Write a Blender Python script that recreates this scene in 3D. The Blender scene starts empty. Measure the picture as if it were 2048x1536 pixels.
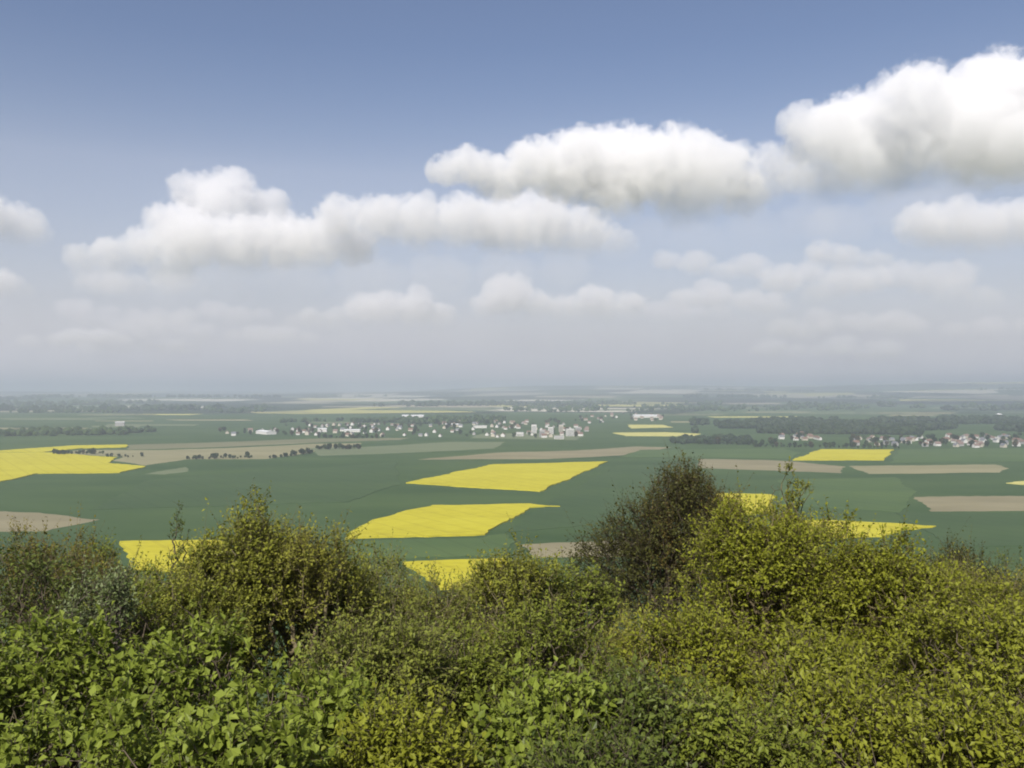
import bpy, math, random
import numpy as np
from mathutils import Vector

scene = bpy.context.scene
COL = scene.collection

# ------------------------------------------------------------------ camera
EYE = 120.0                                   # eye height above the plain, metres
cam_data = bpy.data.cameras.new('camera')
cam = bpy.data.objects.new('camera', cam_data)
COL.objects.link(cam)
cam.location = (0.0, 0.0, EYE)
cam.rotation_euler = (math.radians(90.226), 0.0, 0.0)
cam_data.sensor_width = 36.0
cam_data.lens = 31.18                         # 60 degrees across
cam_data.clip_start = 0.1
cam_data.clip_end = 200000.0
scene.camera = cam

# ------------------------------------------------------------------ sky and sun
SUN_EL, SUN_AZ = math.radians(43.0), math.radians(200.0)   # behind the viewer's left shoulder
world = bpy.data.worlds.new('World')
scene.world = world
world.use_nodes = True
wn = world.node_tree
sky = wn.nodes.new('ShaderNodeTexSky')
sky.sky_type = 'NISHITA'
sky.sun_disc = False
sky.sun_elevation = SUN_EL
sky.sun_rotation = SUN_AZ
sky.altitude = 200.0
sky.air_density = 1.0
sky.dust_density = 2.0
sky.ozone_density = 1.3
wb = wn.nodes.new('ShaderNodeMix'); wb.data_type = 'RGBA'; wb.blend_type = 'MULTIPLY'; wb.inputs['Factor'].default_value = 1.0
wb.inputs[7].default_value = (1.07, 0.978, 1.015, 1.0)      # the camera's white balance on the sky: a touch towards lavender
wn.links.new(sky.outputs[0], wb.inputs[6])
wn.links.new(wb.outputs[2], wn.nodes['Background'].inputs[0])
wn.nodes['Background'].inputs[1].default_value = 0.098

sun_data = bpy.data.lights.new('sun', 'SUN')
sun_data.energy = 5.0
sun_data.angle = math.radians(0.53)
sun_data.color = (1.0, 0.955, 0.88)
sun = bpy.data.objects.new('sun', sun_data)
COL.objects.link(sun)
sd = Vector((math.sin(SUN_AZ) * math.cos(SUN_EL), math.cos(SUN_AZ) * math.cos(SUN_EL), math.sin(SUN_EL)))
sun.rotation_euler = (-sd).to_track_quat('-Z', 'Y').to_euler()
sun.location = sd * 300

vs = scene.view_settings
vs.view_transform = 'Standard'
vs.look = 'None'
vs.exposure = 0.22
vs.gamma = 1.0
vs.use_curve_mapping = False
scene.render.engine = 'CYCLES'
cy = scene.cycles
cy.max_bounces = 12
cy.diffuse_bounces = 3
cy.glossy_bounces = 2
cy.transmission_bounces = 4
cy.volume_bounces = 12
cy.transparent_max_bounces = 24
cy.use_denoising = True
cy.volume_step_rate = 0.5
cy.sample_clamp_indirect = 6.0
cy.filter_width = 1.9

# ------------------------------------------------------------------ helpers
def tag(o, label=None, cat=None, group=None, kind=None):
    if label: o['label'] = label
    if cat: o['category'] = cat
    if group: o['group'] = group
    if kind: o['kind'] = kind
    return o

def link(name, mesh, parent=None):
    o = bpy.data.objects.new(name, mesh)
    COL.objects.link(o)
    o.parent = parent
    return o

def empty(name, loc):
    o = bpy.data.objects.new(name, None)
    COL.objects.link(o)
    o.location = loc
    o.empty_display_size = 0.3
    return o

def mesh_np(name, verts, faces, mat=None, smooth=False, attr=None):
    """verts (n,3); faces (m,k) of one size; attr: per-vertex float layer 'tint'."""
    me = bpy.data.meshes.new(name)
    verts = np.ascontiguousarray(verts, dtype=np.float32)
    faces = np.ascontiguousarray(faces, dtype=np.int32)
    m, k = faces.shape
    me.vertices.add(len(verts)); me.vertices.foreach_set('co', verts.ravel())
    me.loops.add(m * k); me.loops.foreach_set('vertex_index', faces.ravel())
    me.polygons.add(m)
    me.polygons.foreach_set('loop_start', np.arange(0, m * k, k, dtype=np.int32))
    me.polygons.foreach_set('loop_total', np.full(m, k, dtype=np.int32))
    me.polygons.foreach_set('use_smooth', np.full(m, smooth, dtype=bool))
    if attr is not None:
        a = me.attributes.new('tint', 'FLOAT', 'POINT')
        a.data.foreach_set('value', np.ascontiguousarray(attr, dtype=np.float32))
    me.update(calc_edges=True)
    if mat: me.materials.append(mat)
    return me

def poly_mesh(name, verts, faces, mats, idx=None):
    me = bpy.data.meshes.new(name)
    me.from_pydata(verts, [], faces)
    for m in (mats if isinstance(mats, (list, tuple)) else [mats]): me.materials.append(m)
    if idx: me.polygons.foreach_set('material_index', idx)
    me.update()
    return me

def new_mat(name):
    m = bpy.data.materials.new(name)
    m.use_nodes = True
    return m, m.node_tree, m.node_tree.nodes['Principled BSDF']

def noise_mat(name, cols, scale, detail=4.0, rough=0.95, bump=0.0, stretch=(1, 1, 1), rotz=0.0, scale2=None, spec=0.1, tram=None):
    """Object-space noise between colours: soil, crops, bark, walls."""
    m, nt, b = new_mat(name)
    tc = nt.nodes.new('ShaderNodeTexCoord')
    mp = nt.nodes.new('ShaderNodeMapping')
    mp.inputs['Scale'].default_value = stretch
    mp.inputs['Rotation'].default_value = (0, 0, rotz)
    nt.links.new(tc.outputs['Object'], mp.inputs[0])
    n = nt.nodes.new('ShaderNodeTexNoise')
    n.inputs['Scale'].default_value = scale
    n.inputs['Detail'].default_value = detail
    n.inputs['Roughness'].default_value = 0.6
    nt.links.new(mp.outputs[0], n.inputs['Vector'])
    r = nt.nodes.new('ShaderNodeValToRGB')
    r.color_ramp.elements[0].position = 0.3
    r.color_ramp.elements[1].position = 0.7
    r.color_ramp.elements[0].color = (*cols[0], 1)
    r.color_ramp.elements[1].color = (*cols[-1], 1)
    if len(cols) > 2:
        e = r.color_ramp.elements.new(0.5); e.color = (*cols[1], 1)
    src = n.outputs['Fac']
    if scale2:
        n2 = nt.nodes.new('ShaderNodeTexNoise')
        n2.inputs['Scale'].default_value = scale2
        n2.inputs['Detail'].default_value = 3.0
        nt.links.new(mp.outputs[0], n2.inputs['Vector'])
        mx = nt.nodes.new('ShaderNodeMath'); mx.operation = 'ADD'
        nt.links.new(n.outputs['Fac'], mx.inputs[0]); nt.links.new(n2.outputs['Fac'], mx.inputs[1])
        mh = nt.nodes.new('ShaderNodeMath'); mh.operation = 'MULTIPLY'; mh.inputs[1].default_value = 0.5
        nt.links.new(mx.outputs[0], mh.inputs[0])
        src = mh.outputs[0]
    nt.links.new(src, r.inputs['Fac'])
    col = r.outputs['Color']
    if tram is not None:                      # wheelings left by the sprayer, a pair every 24 m
        mt = nt.nodes.new('ShaderNodeMapping'); mt.inputs['Rotation'].default_value = (0, 0, tram)
        nt.links.new(tc.outputs['Object'], mt.inputs[0])
        sx = nt.nodes.new('ShaderNodeSeparateXYZ'); nt.links.new(mt.outputs[0], sx.inputs[0])
        pp = nt.nodes.new('ShaderNodeMath'); pp.operation = 'PINGPONG'; pp.inputs[1].default_value = 12.0
        nt.links.new(sx.outputs['X'], pp.inputs[0])
        cm = nt.nodes.new('ShaderNodeMath'); cm.operation = 'COMPARE'; cm.inputs[1].default_value = 0.9; cm.inputs[2].default_value = 0.45
        nt.links.new(pp.outputs[0], cm.inputs[0])
        dk = nt.nodes.new('ShaderNodeMix'); dk.data_type = 'RGBA'; dk.blend_type = 'MULTIPLY'
        dk.inputs[7].default_value = (0.84, 0.82, 0.80, 1)
        nt.links.new(cm.outputs[0], dk.inputs['Factor']); nt.links.new(col, dk.inputs[6])
        col = dk.outputs[2]
    nt.links.new(col, b.inputs['Base Color'])
    b.inputs['Roughness'].default_value = rough
    b.inputs['Specular IOR Level'].default_value = spec
    if bump:
        bp = nt.nodes.new('ShaderNodeBump')
        bp.inputs['Strength'].default_value = bump
        nt.links.new(n.outputs['Fac'], bp.inputs['Height'])
        nt.links.new(bp.outputs[0], b.inputs['Normal'])
    return m

def leaf_mat(name, dark, mid, light, gloss=0.25, transl=0.3):
    """Leaf colour differs leaf by leaf ('tint'); light passes through."""
    m, nt, b = new_mat(name)
    at = nt.nodes.new('ShaderNodeAttribute'); at.attribute_name = 'tint'
    r = nt.nodes.new('ShaderNodeValToRGB')
    r.color_ramp.elements[0].position = 0.05; r.color_ramp.elements[0].color = (*dark, 1)
    r.color_ramp.elements[1].position = 0.95; r.color_ramp.elements[1].color = (*light, 1)
    e = r.color_ramp.elements.new(0.5); e.color = (*mid, 1)
    nt.links.new(at.outputs['Fac'], r.inputs['Fac'])
    nt.links.new(r.outputs['Color'], b.inputs['Base Color'])
    b.inputs['Roughness'].default_value = 0.45
    b.inputs['Specular IOR Level'].default_value = gloss
    tr = nt.nodes.new('ShaderNodeBsdfTranslucent')
    nt.links.new(r.outputs['Color'], tr.inputs['Color'])
    mix = nt.nodes.new('ShaderNodeMixShader'); mix.inputs[0].default_value = transl
    nt.links.new(b.outputs[0], mix.inputs[1]); nt.links.new(tr.outputs[0], mix.inputs[2])
    nt.links.new(mix.outputs[0], nt.nodes['Material Output'].inputs['Surface'])
    return m

def volume_mat(name, colour, density, aniso):
    m = bpy.data.materials.new(name)
    m.use_nodes = True
    nt = m.node_tree
    nt.nodes.remove(nt.nodes['Principled BSDF'])
    v = nt.nodes.new('ShaderNodeVolumePrincipled')
    v.inputs['Color'].default_value = (*colour, 1)
    v.inputs['Density'].default_value = density
    v.inputs['Anisotropy'].default_value = aniso
    nt.links.new(v.outputs[0], nt.nodes['Material Output'].inputs['Volume'])
    try: m.cycles.homogeneous_volume = True
    except Exception: pass
    return m

# ------------------------------------------------------------------ terrain
def smooth01(t):
    t = np.clip(t, 0, 1)
    return t * t * (3 - 2 * t)

def ground_z(x, y):
    x = np.asarray(x, float); y = np.asarray(y, float)
    yy = y - 0.8 * np.sin(x * 0.09 + 0.6) * smooth01(np.abs(x) / 8.0)
    drop = 0.56 * np.logaddexp(0.0, yy - 1.5)
    a = (118.2 - drop) / 10.0
    hill = 10.0 * np.logaddexp(0.0, a)
    hill = np.where(yy > 420, 0.0, hill)
    far = np.hypot(x, y)
    ang = np.arctan2(x, y)
    roll = 34 * np.sin(far / 620 + 3.0 * ang) + 22 * np.sin(x / 1500 + 1.0) + 18 * np.sin(y / 800 + x / 2100) + 10 * np.sin(x / 620 - y / 1500)
    rise = 85 + 130 * np.sin(np.clip(ang * 2.2, -1.5, 1.5)) + 22 * np.sin(ang * 13 + 0.7)
    hills = np.clip(rise, 8, None) * smooth01((far - 7000) / 12000.0) + (roll + 20) * smooth01((far - 5600) / 4500.0) * 0.62
    hills = np.clip(hills, 0, 225) * (y > 500)
    curve = np.where(far > 5000, (far - 5000.0) ** 2 / (2 * 6371000.0), 0.0)      # the round earth
    return hill + hills - curve

def axis(lo, hi, n, s):
    t = np.linspace(math.asinh(lo / s), math.asinh(hi / s), n)
    return s * np.sinh(t)

gx = axis(-36000, 36000, 270, 12.0)
gy = axis(-900, 36000, 250, 12.0)
X, Y = np.meshgrid(gx, gy)
Z = ground_z(X, Y)
V = np.stack([X, Y, Z], -1).reshape(-1, 3)
nx, ny = len(gx), len(gy)
I = (np.arange(ny - 1)[:, None] * nx + np.arange(nx - 1)[None, :]).reshape(-1)
Fq = np.stack([I, I + 1, I + nx + 1, I + nx], -1)

def ground_material():
    m, nt, b = new_mat('farmland')
    tc = nt.nodes.new('ShaderNodeTexCoord')
    # far patchwork: strips of crop, fallow and wood too far off to tell apart
    mp = nt.nodes.new('ShaderNodeMapping'); mp.inputs['Scale'].default_value = (1 / 800, 1 / 700, 0.0)
    mp.inputs['Rotation'].default_value = (0, 0, 0.35)
    nt.links.new(tc.outputs['Object'], mp.inputs[0])
    vo = nt.nodes.new('ShaderNodeTexVoronoi'); vo.distance = 'CHEBYCHEV'; vo.inputs['Scale'].default_value = 1.0
    nt.links.new(mp.outputs[0], vo.inputs['Vector'])
    sep = nt.nodes.new('ShaderNodeSeparateColor'); nt.links.new(vo.outputs['Color'], sep.inputs[0])
    rp = nt.nodes.new('ShaderNodeValToRGB'); rp.color_ramp.interpolation = 'CONSTANT'
    cols = [(0.0, (0.05, 0.085, 0.035)), (0.18, (0.02, 0.032, 0.016)), (0.46, (0.07, 0.11, 0.045)), (0.58, (0.30, 0.27, 0.19)),
            (0.68, (0.022, 0.036, 0.018)), (0.84, (0.48, 0.45, 0.36)), (0.92, (0.38, 0.36, 0.12))]
    el = rp.color_ramp.elements
    el[0].position, el[0].color = cols[0][0], (*cols[0][1], 1)
    el[1].position, el[1].color = cols[1][0], (*cols[1][1], 1)
    for p, c in cols[2:]:
        e = el.new(p); e.color = (*c, 1)
    nt.links.new(sep.outputs[0], rp.inputs['Fac'])
    # winter wheat of the plain with drill rows and damp patches
    mp2 = nt.nodes.new('ShaderNodeMapping'); mp2.inputs['Scale'].default_value = (0.004, 0.009, 0.01)
    mp2.inputs['Rotation'].default_value = (0, 0, -0.5)
    nt.links.new(tc.outputs['Object'], mp2.inputs[0])
    n2 = nt.nodes.new('ShaderNodeTexNoise'); n2.inputs['Scale'].default_value = 1.0; n2.inputs['Detail'].default_value = 6
    nt.links.new(mp2.outputs[0], n2.inputs['Vector'])
    r2 = nt.nodes.new('ShaderNodeValToRGB')
    r2.color_ramp.elements[0].position = 0.32; r2.color_ramp.elements[0].color = (0.038, 0.071, 0.023, 1)
    r2.color_ramp.elements[1].position = 0.68; r2.color_ramp.elements[1].color = (0.062, 0.101, 0.033, 1)
    nt.links.new(n2.outputs['Fac'], r2.inputs['Fac'])
    # hillside: rough grass and leaf litter
    n3 = nt.nodes.new('ShaderNodeTexNoise'); n3.inputs['Scale'].default_value = 1.5; n3.inputs['Detail'].default_value = 6
    nt.links.new(tc.outputs['Object'], n3.inputs['Vector'])
    r3 = nt.nodes.new('ShaderNodeValToRGB')
    r3.color_ramp.elements[0].position = 0.35; r3.color_ramp.elements[0].color = (0.03, 0.04, 0.015, 1)
    r3.color_ramp.elements[1].position = 0.65; r3.color_ramp.elements[1].color = (0.09, 0.08, 0.04, 1)
    nt.links.new(n3.outputs['Fac'], r3.inputs['Fac'])
    sx = nt.nodes.new('ShaderNodeSeparateXYZ'); nt.links.new(tc.outputs['Object'], sx.inputs[0])
    def ramp(lo, hi):
        mr = nt.nodes.new('ShaderNodeMapRange'); mr.inputs['From Min'].default_value = lo; mr.inputs['From Max'].default_value = hi
        nt.links.new(sx.outputs['Y'], mr.inputs['Value']); return mr.outputs[0]
    def mix(f, a, c):
        mx = nt.nodes.new('ShaderNodeMix'); mx.data_type = 'RGBA'
        nt.links.new(f, mx.inputs['Factor']); nt.links.new(a, mx.inputs[6]); nt.links.new(c, mx.inputs[7]); return mx.outputs[2]
    c1 = mix(ramp(300, 360), r3.outputs[0], r2.outputs[0])
    c2 = mix(ramp(3900, 4200), c1, rp.outputs[0])
    nt.links.new(c2, b.inputs['Base Color'])
    b.inputs['Roughness'].default_value = 0.95
    b.inputs['Specular IOR Level'].default_value = 0.05
    return m

ground = link('ground', mesh_np('ground', V, Fq, ground_material(), smooth=True))
tag(ground, 'green farmed plain running from the hill foot to the hazy horizon', None, None, 'structure')

# ------------------------------------------------------------------ crops and bare fields
M_RAPE = noise_mat('rape_in_flower', [(0.35, 0.305, 0.012), (0.445, 0.40, 0.018), (0.50, 0.46, 0.035)], 0.016, 7, stretch=(0.35, 1, 1), scale2=0.3, bump=0.3, tram=-0.62)
M_PALE = noise_mat('pale_rape', [(0.42, 0.40, 0.12), (0.52, 0.48, 0.16)], 0.05, 5)
M_SOIL = noise_mat('dry_soil', [(0.18, 0.16, 0.09), (0.26, 0.23, 0.135)], 0.018, 7, stretch=(0.3, 1, 1), rotz=0.3)
M_TAN = noise_mat('stubble', [(0.195, 0.185, 0.095), (0.275, 0.25, 0.14)], 0.012, 7, stretch=(0.3, 1, 1), rotz=-0.4)
M_GRN1 = noise_mat('barley', [(0.055, 0.096, 0.030), (0.08, 0.125, 0.036)], 0.012, 7, stretch=(0.4, 1, 1), tram=-0.5)
M_GRN2 = noise_mat('wheat_dark', [(0.040, 0.073, 0.025), (0.058, 0.096, 0.031)], 0.01, 7, stretch=(0.5, 1, 1), tram=-0.62)
M_GRN3 = noise_mat('beet_young', [(0.12, 0.145, 0.075), (0.15, 0.175, 0.09)], 0.02, 6, stretch=(0.3, 1, 1))

def field(name, pts, mat, h, label):
    """A stand of crop (or a worked soil bed) with its real depth, edges slightly uneven."""
    rnd = random.Random(label)
    out = []
    n = len(pts)
    for i in range(n):
        a, b = Vector((*pts[i], 0)), Vector((*pts[(i + 1) % n], 0))
        L = (b - a).length
        k = max(1, int(L / 9))
        nrm = Vector((-(b - a).y, (b - a).x, 0)).normalized()
        for j in range(k):
            p = a.lerp(b, j / k) + nrm * (rnd.uniform(-1, 1) * 1.9 + 2.2 * math.sin(j * 0.37 + i)) * (1 if j else 0)
            out.append((p.x, p.y))
    n = len(out)
    cx = sum(p[0] for p in out) / n; cyy = sum(p[1] for p in out) / n
    vs_ = [(x - cx, y - cyy, 0.0) for x, y in out] + [(x - cx, y - cyy, h) for x, y in out]
    fs = [tuple(range(n, 2 * n))] + [(i, (i + 1) % n, n + (i + 1) % n, n + i) for i in range(n)]
    o = link(name, poly_mesh(name, vs_, fs, mat))
    o.location = (cx, cyy, float(ground_z(cx, cyy)) + 0.004)
    # top face must look up
    me = o.data
    if me.polygons[0].normal.z < 0: me.flip_normals()
    tag(o, label, 'field')
    return o

field('rapeseed_field', [(-131.8, 700.3), (-127.0, 779.8), (-108.6, 841.4), (-80.5, 898.2), (18.5, 909.7), (48.2, 890.7), (17.9, 883.3), (-22.0, 721.6)], M_RAPE, 1.2,
      'bright yellow rapeseed field in the centre, the nearer of two big ones')
field('rapeseed_field', [(-132.5, 1108.8), (-86.0, 1230.5), (-30.2, 1373.4), (154.6, 1428.7), (32.2, 1018.6)], M_RAPE, 1.2,
      'bright yellow rapeseed field in the centre, the farther of two big ones')
field('rapeseed_field', [(-74.7, 604.8), (-4.9, 618.8), (-4.1, 525.6), (-42.7, 525.6)], M_RAPE, 1.2,
      'yellow rapeseed field half hidden by the shrub tops below the centre')
field('rapeseed_field', [(-303.5, 686.7), (-227.5, 691.2), (-180.5, 567.7), (-251.2, 583.2)], M_RAPE, 1.2,
      'yellow rapeseed field showing between shrub tops at lower left')
field('rapeseed_field', [(-640.8, 1048.7), (-658.3, 1230.5), (-550.2, 1244.9), (-552.5, 1338.9), (-638.7, 1400.5), (-671.5, 1509.8), (-846.4, 1625.0), (-938.0, 1625.0), (-949.5, 1553.9)], M_RAPE, 1.2,
      'large yellow rapeseed field at the left edge')
field('rapeseed_field', [(-963.6, 1576.9), (-948.9, 1643.9), (-865.5, 1643.9), (-844.9, 1744.9), (-772.0, 1774.0), (-802.4, 1851.1), (-900.3, 1827.3), (-967.6, 1676.2), (-993.0, 1625.0)], M_RAPE, 1.2,
      'thin yellow strip of rapeseed behind the large field at the left edge')
field('rapeseed_field', [(461.1, 1458.1), (593.7, 1709.9), (731.5, 1703.0), (611.5, 1458.1)], M_RAPE, 1.2,
      'small yellow rapeseed field in front of the village on the right')
field('rapeseed_field', [(228.7, 999.4), (289.4, 985.6), (253.5, 854.9), (170.3, 803.3)], M_RAPE, 1.2,
      'yellow rapeseed patch between the dark tree and the thin bush')
field('rapeseed_field', [(236.4, 797.3), (297.1, 791.4), (364.7, 763.0), (324.5, 741.7), (299.4, 712.0), (201.7, 693.4)], M_RAPE, 1.2,
      'yellow rapeseed field behind the yellow-green shrub on the right')
field('rapeseed_field', [(265.1, 2339.3), (408.0, 2365.3), (487.7, 2289.0), (448.2, 2172.2), (279.6, 2194.6)], M_PALE, 1.0,
      'pale yellow far field just right of the town')
field('rapeseed_field', [(369.6, 2838.4), (481.6, 2838.4), (481.5, 2661.0), (348.3, 2596.1)], M_PALE, 1.0,
      'small pale yellow field behind the right end of the town')
field('rapeseed_field', [(617.5, 1108.8), (661.3, 1132.3), (681.5, 1103.0), (639.6, 1064.4)], M_PALE, 1.0,
      'pale yellow field corner at the right edge')

field('ploughed_field', [(-536.4, 861.9), (-462.7, 851.5), (-374.5, 806.4), (-388.4, 741.7), (-455.3, 731.5)], M_SOIL, 0.10, 'brown ploughed field at the left edge behind the shrubs')
field('ploughed_field', [(-157.5, 1478.3), (-22.2, 1637.5), (120.0, 1689.5), (255.3, 1804.1), (321.0, 1774.0), (190.6, 1565.3), (63.8, 1488.7)], M_SOIL, 0.10, 'tan ploughed strip behind the farther yellow field')
M_MIX = noise_mat('thin_stubble', [(0.125, 0.13, 0.065), (0.20, 0.19, 0.105)], 0.008, 7, stretch=(0.3, 1, 1), rotz=-0.4)
field('stubble_field', [(-804.9, 1859.2), (-658.9, 1935.3), (-451.8, 2087.1), (-242.4, 2107.7), (-256.0, 2027.4), (-418.9, 1935.3), (-563.4, 1804.1), (-677.1, 1730.7), (-743.2, 1716.8)], M_MIX, 0.12,
      'greenish tan stubble strip behind the left hedges, the farther one')
field('stubble_field', [(-666.2, 1703.0), (-551.7, 1766.6), (-409.6, 1892.3), (-323.2, 1917.8), (-309.2, 1804.1), (-362.8, 1676.2), (-410.3, 1488.7), (-545.0, 1478.3), (-563.1, 1364.6), (-656.7, 1458.1), (-672.5, 1531.5), (-848.3, 1637.5), (-819.8, 1703.0)], M_TAN, 0.12,
      'tan stubble field just behind the left hedges, the nearer one')
field('ploughed_field', [(4.2, 675.8), (92.9, 698.0), (87.6, 631.7), (17.9, 624.3)], M_SOIL, 0.10, 'brown field strip left of the dark tree')
field('ploughed_field', [(440.5, 972.1), (622.9, 990.1), (542.2, 861.9), (405.5, 858.4)], M_SOIL, 0.10, 'reddish brown ploughed field at the right edge')
field('ploughed_field', [(516.7, 1355.9), (752.7, 1382.3), (738.6, 1322.2), (688.9, 1252.2), (493.2, 1230.5)], M_TAN, 0.10, 'long tan field strip below the right village')
field('ploughed_field', [(311.3, 1488.7), (418.8, 1468.1), (454.9, 1438.4), (505.8, 1347.3), (460.4, 1244.9), (385.1, 1274.7), (280.2, 1322.2)], M_SOIL, 0.10, 'brownish field beside the small yellow field on the right')
field('ploughed_field', [(-509.1, 1230.5), (-493.6, 1338.9), (-461.4, 1267.1), (-478.6, 1223.4)], M_GRN3, 0.12, 'small pale field tip right of the large left yellow field')
field('ploughed_field', [(-82.6, 2289.0), (47.5, 2339.3), (180.6, 2194.6), (144.0, 2027.4), (-99.8, 2107.7)], M_GRN3, 0.12, 'pale field at the near edge of the town')
field('ploughed_field', [(-400.7, 1759.3), (-296.5, 1788.9), (-136.5, 1953.0), (-15.4, 1953.0), (-33.4, 1744.9), (-179.1, 1637.5), (-336.4, 1553.9)], M_GRN3, 0.15, 'greyish green field in front of the central town edge')

field('wheat_field', [(245.8, 1703.0), (527.2, 1744.9), (531.7, 1637.5), (466.6, 1488.7), (313.7, 1520.6), (186.5, 1531.5)], M_GRN1, 0.35, 'light green wheat field left of the small yellow field')
field('wheat_field', [(347.7, 1150.7), (510.7, 1182.7), (460.6, 1013.7), (372.5, 851.5), (273.7, 905.9)], M_GRN1, 0.35, 'light green wheat field behind the thin bush on the right')
field('wheat_field', [(751.0, 1716.8), (1106.8, 1759.3), (911.0, 1448.2), (604.8, 1419.2)], M_GRN1, 0.35, 'light green field right below the right village')
field('wheat_field', [(366.2, 848.1), (533.5, 848.1), (425.1, 675.8), (328.5, 665.2)], M_GRN2, 0.4, 'dark green wheat field at the right edge')
field('wheat_field', [(-469.6, 1150.7), (-187.2, 1419.2), (-139.3, 1103.0), (-174.3, 925.6), (-413.4, 868.9)], M_GRN2, 0.4, 'wide dark green wheat field left of the central yellow fields')
field('wheat_field', [(53.6, 990.1), (167.2, 1373.4), (236.9, 1373.4), (125.0, 803.3), (-5.8, 734.1)], M_GRN2, 0.4, 'dark green wheat field right of the central yellow fields')
field('wheat_field', [(-130.1, 691.2), (-23.5, 707.2), (-7.8, 726.6), (2.3, 686.7), (-8.5, 631.7), (-113.4, 620.6)], M_GRN1, 0.35, 'light green strip in front of the nearer central yellow field')

# ------------------------------------------------------------------ town, villages, hedges and woods on the plain
M_WALL = [noise_mat('render_white', [(0.52, 0.51, 0.48), (0.62, 0.61, 0.58)], 0.4, rough=0.9),
          noise_mat('render_cream', [(0.40, 0.37, 0.30), (0.48, 0.44, 0.36)], 0.4, rough=0.9),
          noise_mat('render_grey', [(0.28, 0.275, 0.265), (0.36, 0.35, 0.34)], 0.4, rough=0.9)]
M_ROOF = [noise_mat('red_tiles', [(0.17, 0.125, 0.105), (0.22, 0.16, 0.135)], 0.8, rough=0.85),
          noise_mat('brown_tiles', [(0.14, 0.09, 0.07), (0.20, 0.13, 0.10)], 0.8, rough=0.85),
          noise_mat('slate', [(0.13, 0.135, 0.15), (0.18, 0.185, 0.20)], 0.8, rough=0.7)]
M_SHEET = noise_mat('white_sheet_roof', [(0.60, 0.60, 0.60), (0.70, 0.70, 0.70)], 0.05, rough=0.5, stretch=(4, 0.3, 1))
M_FLAT = noise_mat('flat_roof', [(0.40, 0.40, 0.40), (0.50, 0.50, 0.49)], 0.2, rough=0.9)
M_GLASS = noise_mat('window_band', [(0.05, 0.06, 0.07), (0.09, 0.10, 0.11)], 0.3, rough=0.25, spec=0.5)

def boxes_mesh(name, boxes, mat):
    v, f = [], []
    for (x0, x1, y0, y1, z0, z1) in boxes:
        k = len(v)
        v += [(x0, y0, z0), (x1, y0, z0), (x1, y1, z0), (x0, y1, z0), (x0, y0, z1), (x1, y0, z1), (x1, y1, z1), (x0, y1, z1)]
        f += [tuple(k + i for i in q) for q in ((0, 3, 2, 1), (4, 5, 6, 7), (0, 1, 5, 4), (1, 2, 6, 5), (2, 3, 7, 6), (3, 0, 4, 7))]
    return poly_mesh(name, v, f, mat)

def gable_wall(w, d, h, pitch, mat):
    a, b, r = w / 2, d / 2, h + d / 2 * pitch
    v = [(-a, -b, 0), (a, -b, 0), (a, b, 0), (-a, b, 0), (-a, -b, h), (a, -b, h), (a, b, h), (-a, b, h), (-a, 0, r), (a, 0, r)]
    f = [(0, 1, 5, 4), (2, 3, 7, 6), (1, 2, 6, 9, 5), (3, 0, 4, 8, 7)]
    return poly_mesh('wall', v, f, mat)

def gable_roof(w, d, h, pitch, mat, over=0.5, t=0.25):
    a, b = w / 2 + over, d / 2 + over
    e, r = h - over * pitch + 0.03, h + d / 2 * pitch + 0.03
    p = [(-b, e), (0, r), (b, e), (b, e + t), (0, r + t * 1.3), (-b, e + t)]
    v = [(-a, y, z) for y, z in p] + [(a, y, z) for y, z in p]
    f = [(5, 4, 3, 2, 1, 0)[::-1], (6, 7, 8, 9, 10, 11)[::-1]] + [(i, i + 6, (i + 1) % 6 + 6, (i + 1) % 6) for i in range(6)]
    return poly_mesh('roof', v, f, mat)

rs = random.Random(41)
HOUSE_KIND = []
for wi in range(3):
    for ri in range(3):
        w, d, h = rs.uniform(9, 13), rs.uniform(8, 10), rs.uniform(4.2, 6.2)
        HOUSE_KIND.append((gable_wall(w, d, h, 0.85, M_WALL[wi]), gable_roof(w, d, h, 0.85, M_ROOF[ri]),
                           boxes_mesh('chimney', [(w * .2, w * .2 + .8, .5, 1.3, h, h + d * .425 + 1.4)], M_ROOF[0]), wi, ri))
WNAME, RNAME = ('white', 'cream', 'grey'), ('red tiled', 'brown tiled', 'slate')

def house(xy, rz, k, scale, place, gname):
    wall, roof, chim, wi, ri = HOUSE_KIND[k]
    o = empty('house', (xy[0], xy[1], float(ground_z(*xy)) - 0.02))
    o.rotation_euler.z = rz; o.scale = (scale,) * 3
    link('wall', wall, o)
    r = link('roof', roof, o); link('chimney', chim, r)
    tag(o, f'{WNAME[wi]} house with {RNAME[ri]} roof {place}', 'house', f'{WNAME[wi]} {RNAME[ri]} houses {gname}')
    return o

def big_building(name, xy, w, d, h, rz, mat_w, mat_r, label, pitch=0.18, cat='building', rows=0):
    o = empty(name, (xy[0], xy[1], float(ground_z(*xy)) - 0.02)); o.rotation_euler.z = rz
    if pitch:
        link('wall', gable_wall(w, d, h, pitch, mat_w), o); link('roof', gable_roof(w, d, h, pitch, mat_r, over=0.7), o)
    else:
        link('wall', boxes_mesh('wall', [(-w/2, w/2, -d/2, d/2, 0, h)], mat_w), o)
        link('roof', boxes_mesh('roof', [(-w/2-.3, w/2+.3, -d/2-.3, d/2+.3, h + .003, h + .8)], mat_r), o)
    for i in range(rows):
        z = 1.2 + i * 3.0
        link('window_band', boxes_mesh('window_band', [(-w/2+1, w/2-1, -d/2-.08, -d/2+.1, z, z + 1.3)], M_GLASS), o)
    tag(o, label, cat)
    return o

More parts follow.
